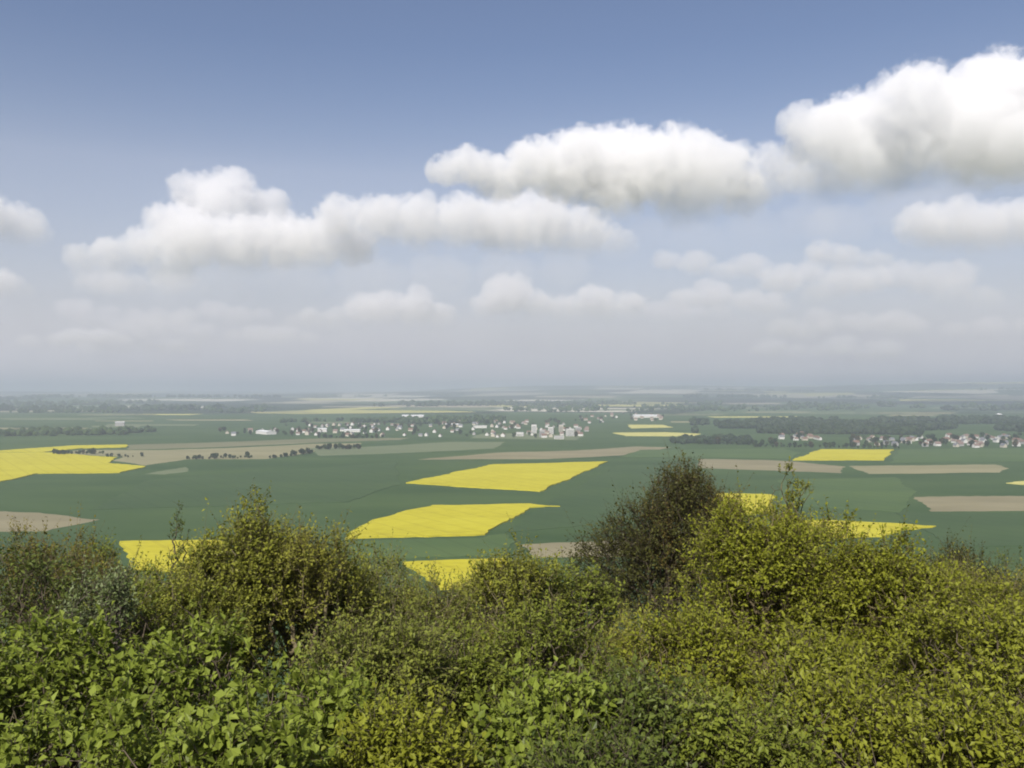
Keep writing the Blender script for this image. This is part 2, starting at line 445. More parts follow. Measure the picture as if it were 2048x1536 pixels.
big_building('shed', (-634.8, 2289.0), 70, 26, 7, -0.9, M_WALL[0], M_SHEET, 'long white shed standing alone left of the town')
big_building('shed', (-511.0, 2391.9), 24, 18, 9, 0.1, M_WALL[0], M_SHEET, 'bright white hall at the left end of the town')
big_building('shed', (-430.1, 2391.9), 42, 18, 6, 0.05, M_WALL[0], M_SHEET, 'long white shed beside the bright hall at the town edge')
big_building('warehouse', (-389.5, 3489.8), 85, 40, 9, 0.05, M_WALL[0], M_SHEET, 'big white warehouse on the rise behind the town')
big_building('warehouse', (532.0, 3548.0), 95, 40, 8, 0.0, M_WALL[0], M_SHEET, 'long white warehouse behind the town toward the right')
big_building('warehouse', (-183.1, 2729.2), 40, 22, 7, -0.1, M_WALL[1], M_SHEET, 'pale warehouse in the middle of the town')
big_building('warehouse', (-94.8, 2628.1), 38, 20, 7, 0.2, M_WALL[0], M_FLAT, 'flat roofed white hall in the middle of the town', 0)
big_building('shed', (1767.6, 3379.0), 85, 30, 8, 0.05, M_WALL[0], M_SHEET, 'long white shed on the wooded rise at the right edge')
big_building('shed', (-1221.8, 2764.7), 26, 18, 12, 0.3, M_WALL[2], M_SHEET, 'lone pale shed far off on the left')
for i, (p, w, h, mw, lab) in enumerate([
        ((19.8, 2194.6), 22, 12, 0, 'white apartment block at the left end of the block of towers'),
        ((58.0, 2339.3), 16, 30, 0, 'tall white apartment tower in the town, the tallest'),
        ((72.7, 2150.3), 14, 22, 2, 'grey apartment tower beside the tallest one'),
        ((100.6, 2289.0), 16, 24, 0, 'white apartment tower in the middle of the town towers'),
        ((132.1, 2391.9), 14, 26, 1, 'cream apartment tower among the town towers'),
        ((143.5, 2194.6), 22, 24, 0, 'broad bright white apartment tower right of the cream one'),
        ((174.1, 2339.3), 15, 20, 2, 'grey apartment tower at the right end of the towers'),
        ((109.5, 2066.8), 26, 9, 0, 'low white block in front of the town towers')]):
    big_building('apartment_block', p, w * 0.85, 13, h * 0.72, 0.15 * (i % 3 - 1), M_WALL[mw], M_FLAT, lab, 0, 'building', rows=max(2, int(h * 0.72 / 3.3)))

def dome_tank(xy, r, label):
    o = empty('storage_tank', (xy[0], xy[1], float(ground_z(*xy)) - 0.02))
    n, v, f = 24, [], []
    prof = [(r, 0), (r, r * 0.7)]
    for j, (q, z) in enumerate(prof): v += [(q * math.cos(i * 2 * math.pi / n), q * math.sin(i * 2 * math.pi / n), z) for i in range(n)]
    f = [(i, (i + 1) % n, n + (i + 1) % n, n + i) for i in range(n)]
    link('wall', poly_mesh('wall', v, f, M_WALL[0]), o)
    v, f = [], []
    for j in range(6):
        a = j / 6 * math.pi / 2
        v += [(1.02 * r * math.cos(a) * math.cos(i * 2 * math.pi / n), 1.02 * r * math.cos(a) * math.sin(i * 2 * math.pi / n), r * 0.7 + 0.75 * r * math.sin(a)) for i in range(n)]
    for j in range(5): f += [(j * n + i, j * n + (i + 1) % n, (j + 1) * n + (i + 1) % n, (j + 1) * n + i) for i in range(n)]
    f.append(tuple(5 * n + i for i in range(n)))
    link('dome', poly_mesh('dome', v, f, M_SHEET), o)
    tag(o, label, 'tank')
dome_tank((1798.2, 3275.1), 17, 'round white domed tank beside the long shed at the right edge')

def in_quad(q, r):
    a, b, c, d = [Vector(p) for p in q]
    u, v = r.random(), r.random()
    p = a.lerp(b, u).lerp(d.lerp(c, u), v)
    return (p.x, p.y)

TAKEN = []
def free_spot(q, r, gap):
    for _ in range(60):
        p = in_quad(q, r)
        if all((p[0] - t[0]) ** 2 + (p[1] - t[1]) ** 2 > gap * gap for t in TAKEN): break
    TAKEN.append(p)
    return p

CLUSTERS = [  # near-left, near-right, far-right, far-left corner; houses; trees; place; group
    ([(-524.5, 2194.6), (-10.8, 2128.8), (-24.3, 3085.2), (-676.4, 2764.7)], 74, 62, 'in the middle of the town', 'in mid town', (0, 0, 1, 2, 2)),
    ([(-4.7, 2066.8), (175.9, 2066.8), (278.8, 3275.1), (-6.9, 3041.1)], 34, 22, 'around the apartment towers', 'by the towers', (0, 0, 0, 1)),
    ([(231.8, 2916.2), (532.2, 3085.2), (692.8, 4016.6), (274.9, 3870.5)], 26, 14, 'at the back right end of the town', 'behind the towers', (0, 1)),
    ([(687.5, 1804.1), (1019.0, 1744.9), (1281.6, 2194.6), (787.6, 2066.8)], 64, 62, 'in the village at the right edge', 'in the right village', (0, 1, 1, 2)),
    ([(606.9, 2027.4), (702.1, 1989.5), (794.8, 2289.0), (685.2, 2289.0)], 13, 14, 'in the hamlet left of the right village', 'in the hamlet', (1, 2)),
    ([(-734.8, 2194.6), (-493.6, 2194.6), (-563.3, 2504.5), (-819.3, 2446.9)], 9, 18, 'scattered left of the town', 'left of the town', (0, 1, 2)),
]

# far tree: trunk and a crown of leafy clumps
def clump_crown(rng, n, rx, rz, zc, size):
    d = rng.normal(size=(n, 3)); d /= np.linalg.norm(d, axis=1)[:, None]
    lob = 1 + 0.28 * np.sin(3 * np.arctan2(d[:, 1], d[:, 0]) + rng.uniform(0, 6)) * np.cos(2.5 * d[:, 2] + rng.uniform(0, 6))
    p = d * (rng.uniform(0.45, 1.0, n) ** 0.5 * lob)[:, None] * np.array([rx, rx, rz]) + np.array([0, 0, zc])
    a = rng.normal(size=(n, 3)); a /= np.linalg.norm(a, axis=1)[:, None]
    b = np.cross(a, rng.normal(size=(n, 3))); b /= np.linalg.norm(b, axis=1)[:, None]
    s = size * rng.uniform(0.6, 1.3, n)[:, None]
    v = np.stack([p - a * s, p + b * s * 0.7, p + a * s, p - b * s * 0.7], 1).reshape(-1, 3)
    f = np.arange(n * 4).reshape(n, 4)
    return v, f, np.repeat(rng.random(n), 4)

def tube_mesh(name, pts, rad, mat, sides=6):
    v, f = [], []
    for (x, y, z), r in zip(pts, rad): v += [(x + r * math.cos(i * 2 * math.pi / sides), y + r * math.sin(i * 2 * math.pi / sides), z) for i in range(sides)]
    for j in range(len(pts) - 1): f += [(j * sides + i, j * sides + (i + 1) % sides, (j + 1) * sides + (i + 1) % sides, (j + 1) * sides + i) for i in range(sides)]
    return poly_mesh(name, v, f, mat)

M_BARK = noise_mat('bark', [(0.07, 0.055, 0.04), (0.13, 0.10, 0.075)], 9.0, rough=0.95, stretch=(1, 1, 0.25), bump=0.4)
M_FARLEAF = [leaf_mat('far_leaf_green', (0.03, 0.05, 0.018), (0.045, 0.075, 0.025), (0.07, 0.11, 0.035), 0.1),
             leaf_mat('far_leaf_dark', (0.02, 0.032, 0.014), (0.03, 0.048, 0.02), (0.045, 0.07, 0.028), 0.1),
             leaf_mat('far_leaf_brown', (0.05, 0.042, 0.022), (0.07, 0.06, 0.03), (0.10, 0.09, 0.04), 0.1)]
TREE_KIND = []
rng0 = np.random.default_rng(5)
for k in range(6):
    v, f, t = clump_crown(rng0, 150, 3.6, 3.6 + 0.5 * (k % 3), 6.2, 1.25)
    TREE_KIND.append((tube_mesh('trunk', [(0, 0, -0.3), (0.1, 0, 2), (0, 0.1, 6.5)], [0.32, 0.24, 0.1], M_BARK), mesh_np('crown', v, f, M_FARLEAF[k % 3], attr=t)))

def far_tree(xy, scale, k, rz, label, group, name='tree'):
    o = empty(name, (xy[0], xy[1], float(ground_z(*xy)))); o.scale = (scale, scale, scale * (0.85 + 0.3 * ((k * 7) % 5) / 5)); o.rotation_euler.z = rz
    link('trunk', TREE_KIND[k][0], o); link('crown', TREE_KIND[k][1], o)
    tag(o, label, 'tree', group)

KIND_WORD = ('green', 'dark green', 'brownish')
for ci, (q, nh, nt_, place, gname, roofs) in enumerate(CLUSTERS):
    r = random.Random(100 + ci)
    ang = r.uniform(-0.3, 0.3)
    for _ in range(nh):
        wi = r.choice((0, 0, 0, 1, 1, 2)); ri = r.choice(roofs)
        house(free_spot(q, r, 17), ang + r.choice((0, math.pi / 2)) + r.uniform(-.12, .12), wi * 3 + ri, r.uniform(0.75, 1.1), place, gname)
    for _ in range(nt_):
        k = r.randrange(6)
        far_tree(free_spot(q, r, 11), r.uniform(0.8, 1.5), k, r.uniform(0, 6), f'{KIND_WORD[k % 3]} tree among the houses {place}', f'{KIND_WORD[k % 3]} trees {gname}')

HEDGES = [  # end points, trees, scale, label
    ((-820.3, 1588.7), (-738.9, 1600.6), 25, 0.71, 'bushy tree of the hedge inside the large left yellow field', 'hedge trees in the left yellow field'),
    ((-698.4, 1531.5), (-633.7, 1531.5), 11, 0.47, 'low bush on the tan field edge right of the left yellow field', 'bushes on the tan field edge'),
    ((-543.3, 1478.3), (-441.7, 1509.8), 28, 0.66, 'bushy tree of the hedge in front of the tan stubble field', 'hedge trees left of centre'),
    ((-406.2, 1488.7), (-362.7, 1625.0), 23, 0.71, 'bushy tree of the slanting hedge at the end of the tan field', 'slanting hedge trees'),
    ((-379.4, 1716.8), (-294.6, 1730.7), 30, 0.90, 'dark tree of the copse below the town on the left', 'copse trees below the town'),
    ((-456.2, 2107.7), (-310.6, 2087.1), 27, 0.85, 'tree of the dark row along the near edge of the town', 'tree row at the town edge'),
    ((480.0, 1788.9), (763.3, 1744.9), 44, 0.85, 'tree of the long row behind the small yellow field on the right', 'tree row behind the right yellow field'),
    ((390.5, 1867.4), (559.3, 1851.1), 30, 0.95, 'tree of the dark clump left of the hamlet on the right', 'tree clump left of the hamlet'),
]
for hi, (a, b, n, s, lab, grp) in enumerate(HEDGES):
    r = random.Random(700 + hi)
    for i in range(n):
        t = (i + r.uniform(0.1, 0.9)) / n
        p = (a[0] + (b[0] - a[0]) * t + r.uniform(-5, 5), a[1] + (b[1] - a[1]) * t + r.uniform(-12, 12))
        far_tree(p, s * r.choice((0.5, 0.7, 0.9, 1.0, 1.35)) * r.uniform(0.85, 1.15), r.choice((0, 1, 1, 3, 4, 4, 2)), r.uniform(0, 6), lab, grp, 'hedge_tree')

# woods that read as one mass: crowns joined
def wood(q, n, rad, label, mat, seed):
    rng = np.random.default_rng(seed); r = random.Random(seed)
    v1, f1 = SPH1 if seed < 3 else SPH0
    vs_, fs, ts = [], [], []
    p0 = None
    for i in range(n):
        for _ in range(30):                                       # ragged clumps with clearings
            x, y = in_quad(q, r)
            if math.sin(x / 130 + seed) + math.sin(y / 90 + x / 300) + 0.8 * math.sin(x / 47 - y / 60) > -0.1: break
        s = rad * rng.choice((0.5, 0.7, 0.85, 1.0, 1.3)) * rng.uniform(0.85, 1.15)
        v = v1 * (1 + rng.uniform(-0.25, 0.25, (len(v1), 1))) * np.array([s, s, s * 0.9]) + np.array([x, y, float(ground_z(x, y)) + s * 0.75])
        vs_.append(v); fs.append(f1 + i * len(v1)); ts.append(np.clip(rng.normal(0.5, 0.25) + rng.uniform(-.2, .2, len(v1)), 0, 1))
    o = link('woodland', mesh_np('woodland', np.concatenate(vs_), np.concatenate(fs), mat, attr=np.concatenate(ts)))
    tag(o, label, 'wood', 'woods on the far hills' if seed >= 20 else None, 'stuff')

def _ico1(k):
    import bmesh
    bm = bmesh.new(); bmesh.ops.create_icosphere(bm, subdivisions=k, radius=1.0)
    v = np.array([p.co for p in bm.verts]); f = np.array([[q.index for q in p.verts] for p in bm.faces]); bm.free()
    return v, f
SPH1 = _ico1(2); SPH0 = _ico1(1)
wood([(482.6, 2339.3), (1306.4, 2194.6), (2240.0, 3379.0), (601.7, 2998.3)], 2400, 9.5, 'dark green wood behind the right village', M_FARLEAF[1], 1)
wood([(340.9, 1883.9), (501.1, 1867.4), (544.0, 2027.4), (370.4, 2046.9)], 160, 6.5, 'dark green wood edge between the town and the hamlet', M_FARLEAF[1], 2)
wood([(-723.1, 2764.7), (-23.7, 2998.3), (-27.5, 3489.8), (-807.0, 3085.2)], 420, 8.5, 'grey green wooded rise behind the town', M_FARLEAF[0], 3)
wood([(-1313.9, 2150.3), (-779.4, 2289.0), (-833.1, 2446.9), (-1429.5, 2339.3)], 240, 8, 'low dark tree belt beyond the left yellow field', M_FARLEAF[0], 4)
wood([(-2644.7, 4174.1), (-1185.9, 4174.1), (-1392.0, 5322.0), (-3289.8, 5192.2)], 420, 11, 'blue green wood far off on the left', M_FARLEAF[0], 5)
wood([(-34.3, 4344.5), (1726.0, 4529.4), (2387.0, 5753.5), (-43.1, 5458.5)], 420, 11, 'blue green wood far off beyond the town', M_FARLEAF[0], 6)

# woods on the far hills
rw = random.Random(77)
for k in range(22):
    d = rw.uniform(5200, 13000); a = rw.uniform(-0.56, 0.56)
    x, y = d * math.sin(a), d * math.cos(a)
    w, h = rw.uniform(250, 900), rw.uniform(60, 160)
    wood([(x - w, y - h), (x + w, y - h), (x + w, y + h), (x - w, y + h)], 110, 15, 'blue grey wood on the hazy hills near the horizon', M_FARLEAF[k % 2], 20 + k)

# strips of pale and dark crops beyond the town
FAR_FIELDS = [
    ([(-1572.2, 2549.5), (-1198.6, 2549.5), (-1274.5, 2644.5), (-1664.2, 2647.8)], 't', (60, 857)),
    ([(-1281.0, 2791.9), (-995.8, 2786.4), (-1018.6, 2886.5), (-1319.5, 2904.2)], 'g', (300, 850)),
    ([(-1867.9, 3300.5), (-1488.9, 3285.2), (-1644.9, 3461.5), (-2041.8, 3472.8)], 'g', (120, 838)),
    ([(-1225.5, 3225.5), (-927.5, 3201.2), (-1003.1, 3326.2), (-1303.1, 3326.2)], 't', (430, 840)),
    ([(-1666.9, 3870.5), (-1405.1, 3870.5), (-1397.0, 4016.6), (-1665.5, 4009.0)], 'y', (320, 829)),
    ([(-1293.6, 4257.6), (-931.7, 4249.1), (-1042.5, 4435.0), (-1405.8, 4398.3)], 't', (560, 824)),
    ([(-661.7, 4810.8), (-118.7, 4783.8), (-120.7, 5098.9), (-693.1, 5080.7)], 'g', (880, 818)),
    ([(354.8, 4627.8), (767.2, 4597.8), (711.8, 4838.2), (274.8, 4827.2)], 'g', (1240, 820)),
    ([(808.6, 3533.3), (1175.9, 3559.9), (1184.4, 3686.2), (805.5, 3664.0)], 'y', (1520, 834)),
    ([(1288.4, 4074.3), (1625.1, 4054.9), (1710.2, 4279.0), (1338.9, 4249.1)], 'g', (1660, 826)),
    ([(1652.3, 4093.8), (2006.1, 4062.6), (2143.2, 4257.6), (1762.7, 4266.1)], 't', (1820, 826)),
    ([(1052.0, 5098.9), (1398.6, 5105.0), (1520.5, 5288.9), (1149.9, 5230.5)], 't', (1450, 816)),
    ([(667.6, 3870.5), (892.3, 3898.9), (987.2, 4016.6), (766.5, 4047.1)], 't', (1380, 829)),
    ([(-655.2, 2987.8), (-433.5, 2969.0), (-492.2, 3096.4), (-719.7, 3098.7)], 'g', (700, 845)),
    ([(2394.3, 5080.7), (2923.7, 5105.0), (3070.3, 5308.7), (2531.7, 5308.7)], 'g', (1950, 816)),
    ([(-2874.0, 4860.3), (-2413.7, 4871.4), (-2525.1, 5044.5), (-3001.4, 5032.6)], 't', (60, 818)),
    ([(1567.0, 3994.0), (1725.8, 3986.5), (1843.3, 4149.7), (1665.1, 4125.6)], 'g', 0),
    ([(1611.7, 4149.7), (1727.3, 4157.8), (1767.0, 4335.6), (1656.4, 4353.4)], 'g', 0),
    ([(2259.1, 4165.9), (2556.7, 4149.7), (2711.5, 4283.3), (2400.0, 4291.9)], 'g', 0),
    ([(1090.0, 4240.6), (1401.2, 4249.1), (1503.1, 4407.5), (1180.2, 4398.3)], 't', 0),
    ([(-1479.1, 3153.8), (-1267.3, 3139.8), (-1301.4, 3210.9), (-1502.7, 3196.4)], 't', 0),
    ([(-1894.7, 3863.5), (-1566.7, 3849.5), (-1566.7, 3942.2), (-1906.1, 3964.2)], 't', 0),
    ([(547.6, 3794.7), (826.3, 3787.9), (894.4, 3956.9), (603.4, 3964.2)], 'g', 0),
    ([(-1452.9, 2592.9), (-1251.3, 2602.4), (-1283.9, 2657.7), (-1489.6, 2647.8)], 't', 0),
    ([(-2199.6, 4389.3), (-2031.5, 4416.6), (-2032.1, 4500.6), (-2231.5, 4529.4)], 't', 0),
    ([(-1843.6, 3964.2), (-1666.0, 3994.0), (-1660.3, 4062.6), (-1845.6, 4047.1)], 'g', 0),
    ([(-1271.1, 2684.5), (-1121.7, 2671.0), (-1160.9, 2771.9), (-1311.1, 2775.5)], 'g', 0),
    ([(-1602.6, 3450.2), (-1416.8, 3433.5), (-1515.0, 3536.2), (-1700.3, 3536.2)], 'g', 0),
    ([(527.4, 4773.1), (836.8, 4773.1), (805.5, 4893.8), (491.7, 4927.8)], 'g', 0),
    ([(1585.9, 3761.1), (1793.6, 3774.5), (1902.2, 3942.2), (1681.8, 3920.4)], 't', 0),
    ([(-223.9, 4617.8), (-54.8, 4627.8), (-80.9, 4783.8), (-257.7, 4762.4)], 'g', 0),
    ([(543.6, 3032.5), (624.8, 3036.8), (649.7, 3149.1), (566.3, 3149.1)], 't', 0),
]
for q, k, _ in FAR_FIELDS:
    mat = {'t': M_TAN, 'g': M_GRN3, 'y': M_PALE}[k]
    side = 'left' if q[0][0] < -600 else ('right' if q[0][0] > 600 else 'centre')
    name = {'t': 'stubble_field', 'g': 'wheat_field', 'y': 'rapeseed_field'}[k]
    hue = dict(t='tan', g='pale green', y='pale yellow')[k]
    o = field(name, q, mat, 0.3, f'thin {hue} field strip far off beyond the town on the {side}' if side != 'centre' else f'thin {hue} field strip far off behind the town')
    o['group'] = f'far {hue} strips {side}'

# ------------------------------------------------------------------ thicket on the hillside in front of the viewer
STYLE = {}
def style(key, dark, mid, light, leaf, aspect, bark, **kw):
    d = dict(leaf_mat=leaf_mat('leaf_' + key, dark, mid, light, kw.pop('gloss', 0.12), kw.pop('transl', 0.24)),
             bark_mat=noise_mat('bark_' + key, [tuple(c * 0.7 for c in bark), bark], 30.0, rough=0.9, stretch=(1, 1, 0.3)),
             leaf=leaf, aspect=aspect, shoots=3, shoot_len=0.30, per_shoot=9, up=0.35, droop=0.2, nodes=650, fill=0.55)
    d.update(kw); STYLE[key] = d

style('broad',  (0.09, 0.118, 0.015), (0.155, 0.195, 0.026), (0.22, 0.265, 0.045), 0.066, 0.66, (0.14, 0.115, 0.08), shoots=3, shoot_len=0.26, per_shoot=11, nodes=850)
style('broad_yellow', (0.115, 0.13, 0.014), (0.185, 0.20, 0.02), (0.245, 0.265, 0.035), 0.050, 0.6, (0.14, 0.115, 0.08), shoots=4, shoot_len=0.26, per_shoot=11, nodes=900)
style('dark_green', (0.05, 0.070, 0.013), (0.09, 0.118, 0.020), (0.145, 0.175, 0.036), 0.052, 0.6, (0.11, 0.09, 0.065), nodes=900, gloss=0.2)
style('green',  (0.097, 0.117, 0.017), (0.151, 0.181, 0.025), (0.205, 0.232, 0.037), 0.05, 0.6, (0.14, 0.115, 0.08), nodes=1050, per_shoot=13)
style('silver', (0.09, 0.125, 0.035), (0.14, 0.18, 0.06), (0.26, 0.30, 0.16), 0.05, 0.5, (0.15, 0.13, 0.10), nodes=420, up=0.7)
style('olive',  (0.130, 0.142, 0.020), (0.190, 0.203, 0.027), (0.246, 0.262, 0.040), 0.043, 0.6, (0.17, 0.15, 0.08), nodes=1250, shoots=4, shoot_len=0.34, per_shoot=15, up=0.55)
style('gold',   (0.118, 0.135, 0.013), (0.18, 0.198, 0.018), (0.235, 0.25, 0.026), 0.044, 0.6, (0.16, 0.13, 0.07), nodes=1450, shoots=5, shoot_len=0.30, per_shoot=13, up=0.4)
style('brown',  (0.147, 0.149, 0.025), (0.198, 0.201, 0.031), (0.249, 0.254, 0.041), 0.042, 0.6, (0.18, 0.15, 0.085), nodes=1250, shoots=5, shoot_len=0.42, per_shoot=14, up=0.8)
style('haze_olive', (0.124, 0.145, 0.027), (0.169, 0.192, 0.034), (0.226, 0.249, 0.045), 0.043, 0.6, (0.18, 0.155, 0.09), nodes=1250, shoots=5, shoot_len=0.36, per_shoot=13, up=0.5)
style('rust',   (0.135, 0.105, 0.022), (0.165, 0.15, 0.026), (0.195, 0.19, 0.034), 0.046, 0.55, (0.17, 0.13, 0.08), nodes=800, shoots=5, shoot_len=0.4, per_shoot=13, up=0.8)
style('dark_twig', (0.038, 0.042, 0.012), (0.062, 0.066, 0.016), (0.10, 0.10, 0.024), 0.06, 0.6, (0.08, 0.065, 0.045), nodes=2500, shoots=5, shoot_len=0.55, per_shoot=11, up=0.6, transl=0.2)
style('rust_twig', (0.10, 0.075, 0.022), (0.135, 0.105, 0.026), (0.16, 0.13, 0.034), 0.05, 0.5, (0.13, 0.095, 0.06), nodes=700, shoots=5, shoot_len=0.5, per_shoot=11, up=0.8)

def frames(d):
    """two unit vectors square to each row of d"""
    h = np.where(np.abs(d[:, 2:3]) < 0.9, np.array([[0., 0, 1]]), np.array([[1., 0, 0]]))
    a = np.cross(d, h); a /= np.linalg.norm(a, axis=1)[:, None] + 1e-9
    return a, np.cross(d, a)

def tubes(p0, p1, r0, r1, sides):
    d = p1 - p0; d /= np.linalg.norm(d, axis=1)[:, None] + 1e-9
    a, b = frames(d)
    th = np.arange(sides) * 2 * math.pi / sides
    ring = np.cos(th)[None, :, None] * a[:, None] + np.sin(th)[None, :, None] * b[:, None]
    v = np.concatenate([p0[:, None] + ring * r0[:, None, None], p1[:, None] + ring * r1[:, None, None]], 1)
    i = np.arange(sides); j = (i + 1) % sides
    f = np.stack([i, j, j + sides, i + sides], -1)
    n = len(p0)
    F_ = (f[None] + (np.arange(n) * 2 * sides)[:, None, None]).reshape(-1, 4)
    return v.reshape(-1, 3), F_

def leaves(pos, axis_, nrm, size, aspect, rng, curl=0.18):
    """leaves of four corners: stalk, two shoulders and tip, creased along the midrib"""
    n = len(pos)
    side = np.cross(axis_, nrm); side /= np.linalg.norm(side, axis=1)[:, None] + 1e-9
    nn = np.cross(side, axis_)
    L = (size * rng.uniform(0.42, 1.3, n))[:, None]; W = L * aspect * 0.5
    fold = rng.uniform(0.1, 0.45, n)[:, None] * W
    b = pos; t = pos + axis_ * L - nn * L * curl * 0.5
    l = pos + axis_ * L * 0.42 + side * W + nn * fold
    r = pos + axis_ * L * 0.42 - side * W + nn * fold
    v = np.stack([b, l, t, r], 1).reshape(-1, 3)
    k = (np.arange(n) * 4)[:, None]
    f = np.concatenate([k + np.array([[0, 2, 1]]), k + np.array([[0, 3, 2]])])
    return v, f

def shrub(top, width, sty, label, seed, name='shrub', depth=None, crown=0.62, lobes=None, dens=1.0, cat='shrub', slim=False):
    """top: highest point; the plant stands on the slope below it."""
    S = STYLE[sty]
    rng = np.random.default_rng(seed)
    x, y, zt = top
    zb = float(ground_z(x, y)) - 0.05
    Hh = max(zt - zb, 0.8)
    ch = min(Hh * crown, max(width * 1.15, Hh * 0.35))       # crown height
    depth = depth or width * 0.9
    # crown volume: main body and side lobes
    if lobes is None:
        if slim:
            lobes = [(0, 0, Hh - ch * 0.5, width * .5, depth * .5, ch * .5)]
        else:
            lobes = [(0, 0, Hh - ch * 0.55, width * .46, depth * .46, ch * .50)]
            for _ in range(7):
                a = rng.uniform(0, 2 * math.pi); q = rng.uniform(0.25, 0.36)
                lobes.append((math.cos(a) * width * 0.27, math.sin(a) * depth * 0.27, Hh - ch * rng.uniform(0.24, 0.72), width * q * .8, depth * q * .8, ch * q * .8))
    lo = np.array(lobes)
    vol = lo[:, 3] * lo[:, 4] * lo[:, 5]
    N = int(S['nodes'] * dens)
    which = rng.choice(len(lo), N, p=vol ** 0.75 / (vol ** 0.75).sum())
    d = rng.normal(size=(N, 3)); d /= np.linalg.norm(d, axis=1)[:, None]
    rad = rng.uniform(0.12, 1.0, N) ** S['fill']
    bump = 1 + 0.16 * np.sin(d[:, 0] * 5 + seed) * np.cos(d[:, 1] * 4 + d[:, 2] * 5)
    P = lo[which, :3] + d * (rad * bump)[:, None] * lo[which, 3:]
    P = P[P[:, 2] > 0.15]
    # stems first, then join every point to the cheapest node nearer the root
    ns = 1 if cat == 'tree' else 4
    base = np.concatenate([rng.normal(size=(ns, 2)) * 0.12, np.zeros((ns, 1))], 1)
    if ns == 1: base[:] = 0
    fork = Hh - ch * 0.85
    mids = [base]
    par = [-1] * ns; plen = [0.0] * ns
    pts = list(base)
    for i in range(ns):
        last = i; q = base[i]
        a = rng.uniform(0, 2 * math.pi)
        lean = np.array([math.cos(a) * width * 0.16, math.sin(a) * depth * 0.16, fork])
        for s in range(1, 5):
            p = base[i] + lean * s / 4 + np.append(rng.normal(size=2) * 0.05, 0)
            pts.append(p); par.append(last); plen.append(plen[last] + float(np.linalg.norm(p - pts[last]))); last = len(pts) - 1
    root = np.array([0, 0, fork])
    P = P[np.argsort(np.linalg.norm(P - root, axis=1))]
    n0 = len(pts); n = n0 + len(P)
    A = np.zeros((n, 3)); A[:n0] = np.array(pts); PL = np.zeros(n); PL[:n0] = plen
    par = np.array(par + [0] * len(P))
    for i, p in enumerate(P):
        k = n0 + i
        dd = np.linalg.norm(A[:k] - p, axis=1)
        cost = dd + 0.35 * PL[:k] + np.where(A[:k, 2] > p[2] + 0.1, 0.25, 0)
        cost[:ns] += 50
        j = int(np.argmin(cost)); A[k] = p; par[k] = j; PL[k] = PL[j] + dd[j]
    cnt = np.ones(n)
    for k in range(n - 1, ns - 1, -1):
        if par[k] >= 0: cnt[par[k]] += cnt[k]
    e = np.arange(n)[par >= 0]
    tw = 0.0024 * (1 + y / 30)
    R = np.minimum(tw * cnt ** 0.47, 0.05 + 0.012 * Hh)
    p0, p1 = A[par[e]], A[e]
    mid = (p0 + p1) / 2 + rng.normal(size=p0.shape) * 0.06 * np.linalg.norm(p1 - p0, axis=1)[:, None]
    rr0 = np.minimum(R[par[e]], R[e] * 1.25)
    big = cnt[e] > max(14, n * 0.02)
    root_o = empty(name, (x, y, zb))
    def build_tubes(nm, sel, sides):
        a = np.concatenate([p0[sel], mid[sel]]); b = np.concatenate([mid[sel], p1[sel]])
        ra = np.concatenate([rr0[sel], R[e][sel] * 1.1]); rb = np.concatenate([R[e][sel] * 1.1, R[e][sel]])
        return tubes(a, b, ra, rb, sides)
    v, f = build_tubes('stems', big, 6)
    tag(link('stems' if ns > 1 else 'trunk', mesh_np('stems', v, f, S['bark_mat'], smooth=True), root_o), kind='stuff')
    # shoots from the outer nodes
    dist_c = np.linalg.norm((A - np.array([0, 0, Hh - ch * .55])) / np.array([width * .5, depth * .5, ch * .5]), axis=1)
    small = np.arange(n)[(cnt <= 6) & (A[:, 2] > Hh - ch * 0.85)]
    wob = np.sin(A[small, 0] * 6.1 + seed) + np.sin(A[small, 1] * 5.3 + A[small, 2] * 3.1 + seed * 2) + np.sin(A[small, 2] * 6.7 - A[small, 0] * 3.7)
    small = small[wob + rng.normal(size=len(small)) * 0.5 > (-0.85 if 'twig' not in sty else -3.0)]             # leafy clumps with gaps between
    ks = np.repeat(small, S['shoots'] if y < 13 else max(3, S['shoots'] - 1))
    m = len(ks)
    outw = A[ks] - np.array([0, 0, Hh - ch * 0.6]); outw /= np.linalg.norm(outw, axis=1)[:, None] + 1e-9
    dr = outw * 0.6 + rng.normal(size=(m, 3)) * 0.55 + np.array([0, 0, S['up']]); dr /= np.linalg.norm(dr, axis=1)[:, None]
    sl = S['shoot_len'] * rng.uniform(0.45, 1.25, m) * (1.0 if not slim else 0.5)
    sl = np.where((rng.random(m) < 0.06) & (dr[:, 2] > 0.35), sl * 1.7, sl)      # leggy new shoots
    s0 = A[ks]; s1 = s0 + dr * sl[:, None] * 0.55
    dr2 = dr + rng.normal(size=(m, 3)) * 0.12 + np.array([0, 0, 0.25 * S['up']]); dr2 /= np.linalg.norm(dr2, axis=1)[:, None]
    s2 = s1 + dr2 * sl[:, None] * 0.45
    q = np.full(m, tw * 0.75)
    va, fa = tubes(p0[~big], p1[~big], rr0[~big], R[e][~big], 3)
    vb, fb = tubes(s0, s2, q, q * .45, 3)
    tag(link('branches', mesh_np('branches', np.concatenate([va, vb]), np.concatenate([fa, fb + len(va)]), S['bark_mat'], smooth=True), root_o), kind='stuff')
    # leaves along the shoots
    pk = max(5, round(S['per_shoot'] * (0.72 if y < 13 else 0.56)))
    big_leaf = S['leaf'] * (1.1 if y < 13 else 1.28)
    t = np.tile((np.arange(pk) + 0.5) / pk, m) + rng.uniform(-.05, .05, m * pk)
    sidx = np.repeat(np.arange(m), pk)
    tt = t[:, None]
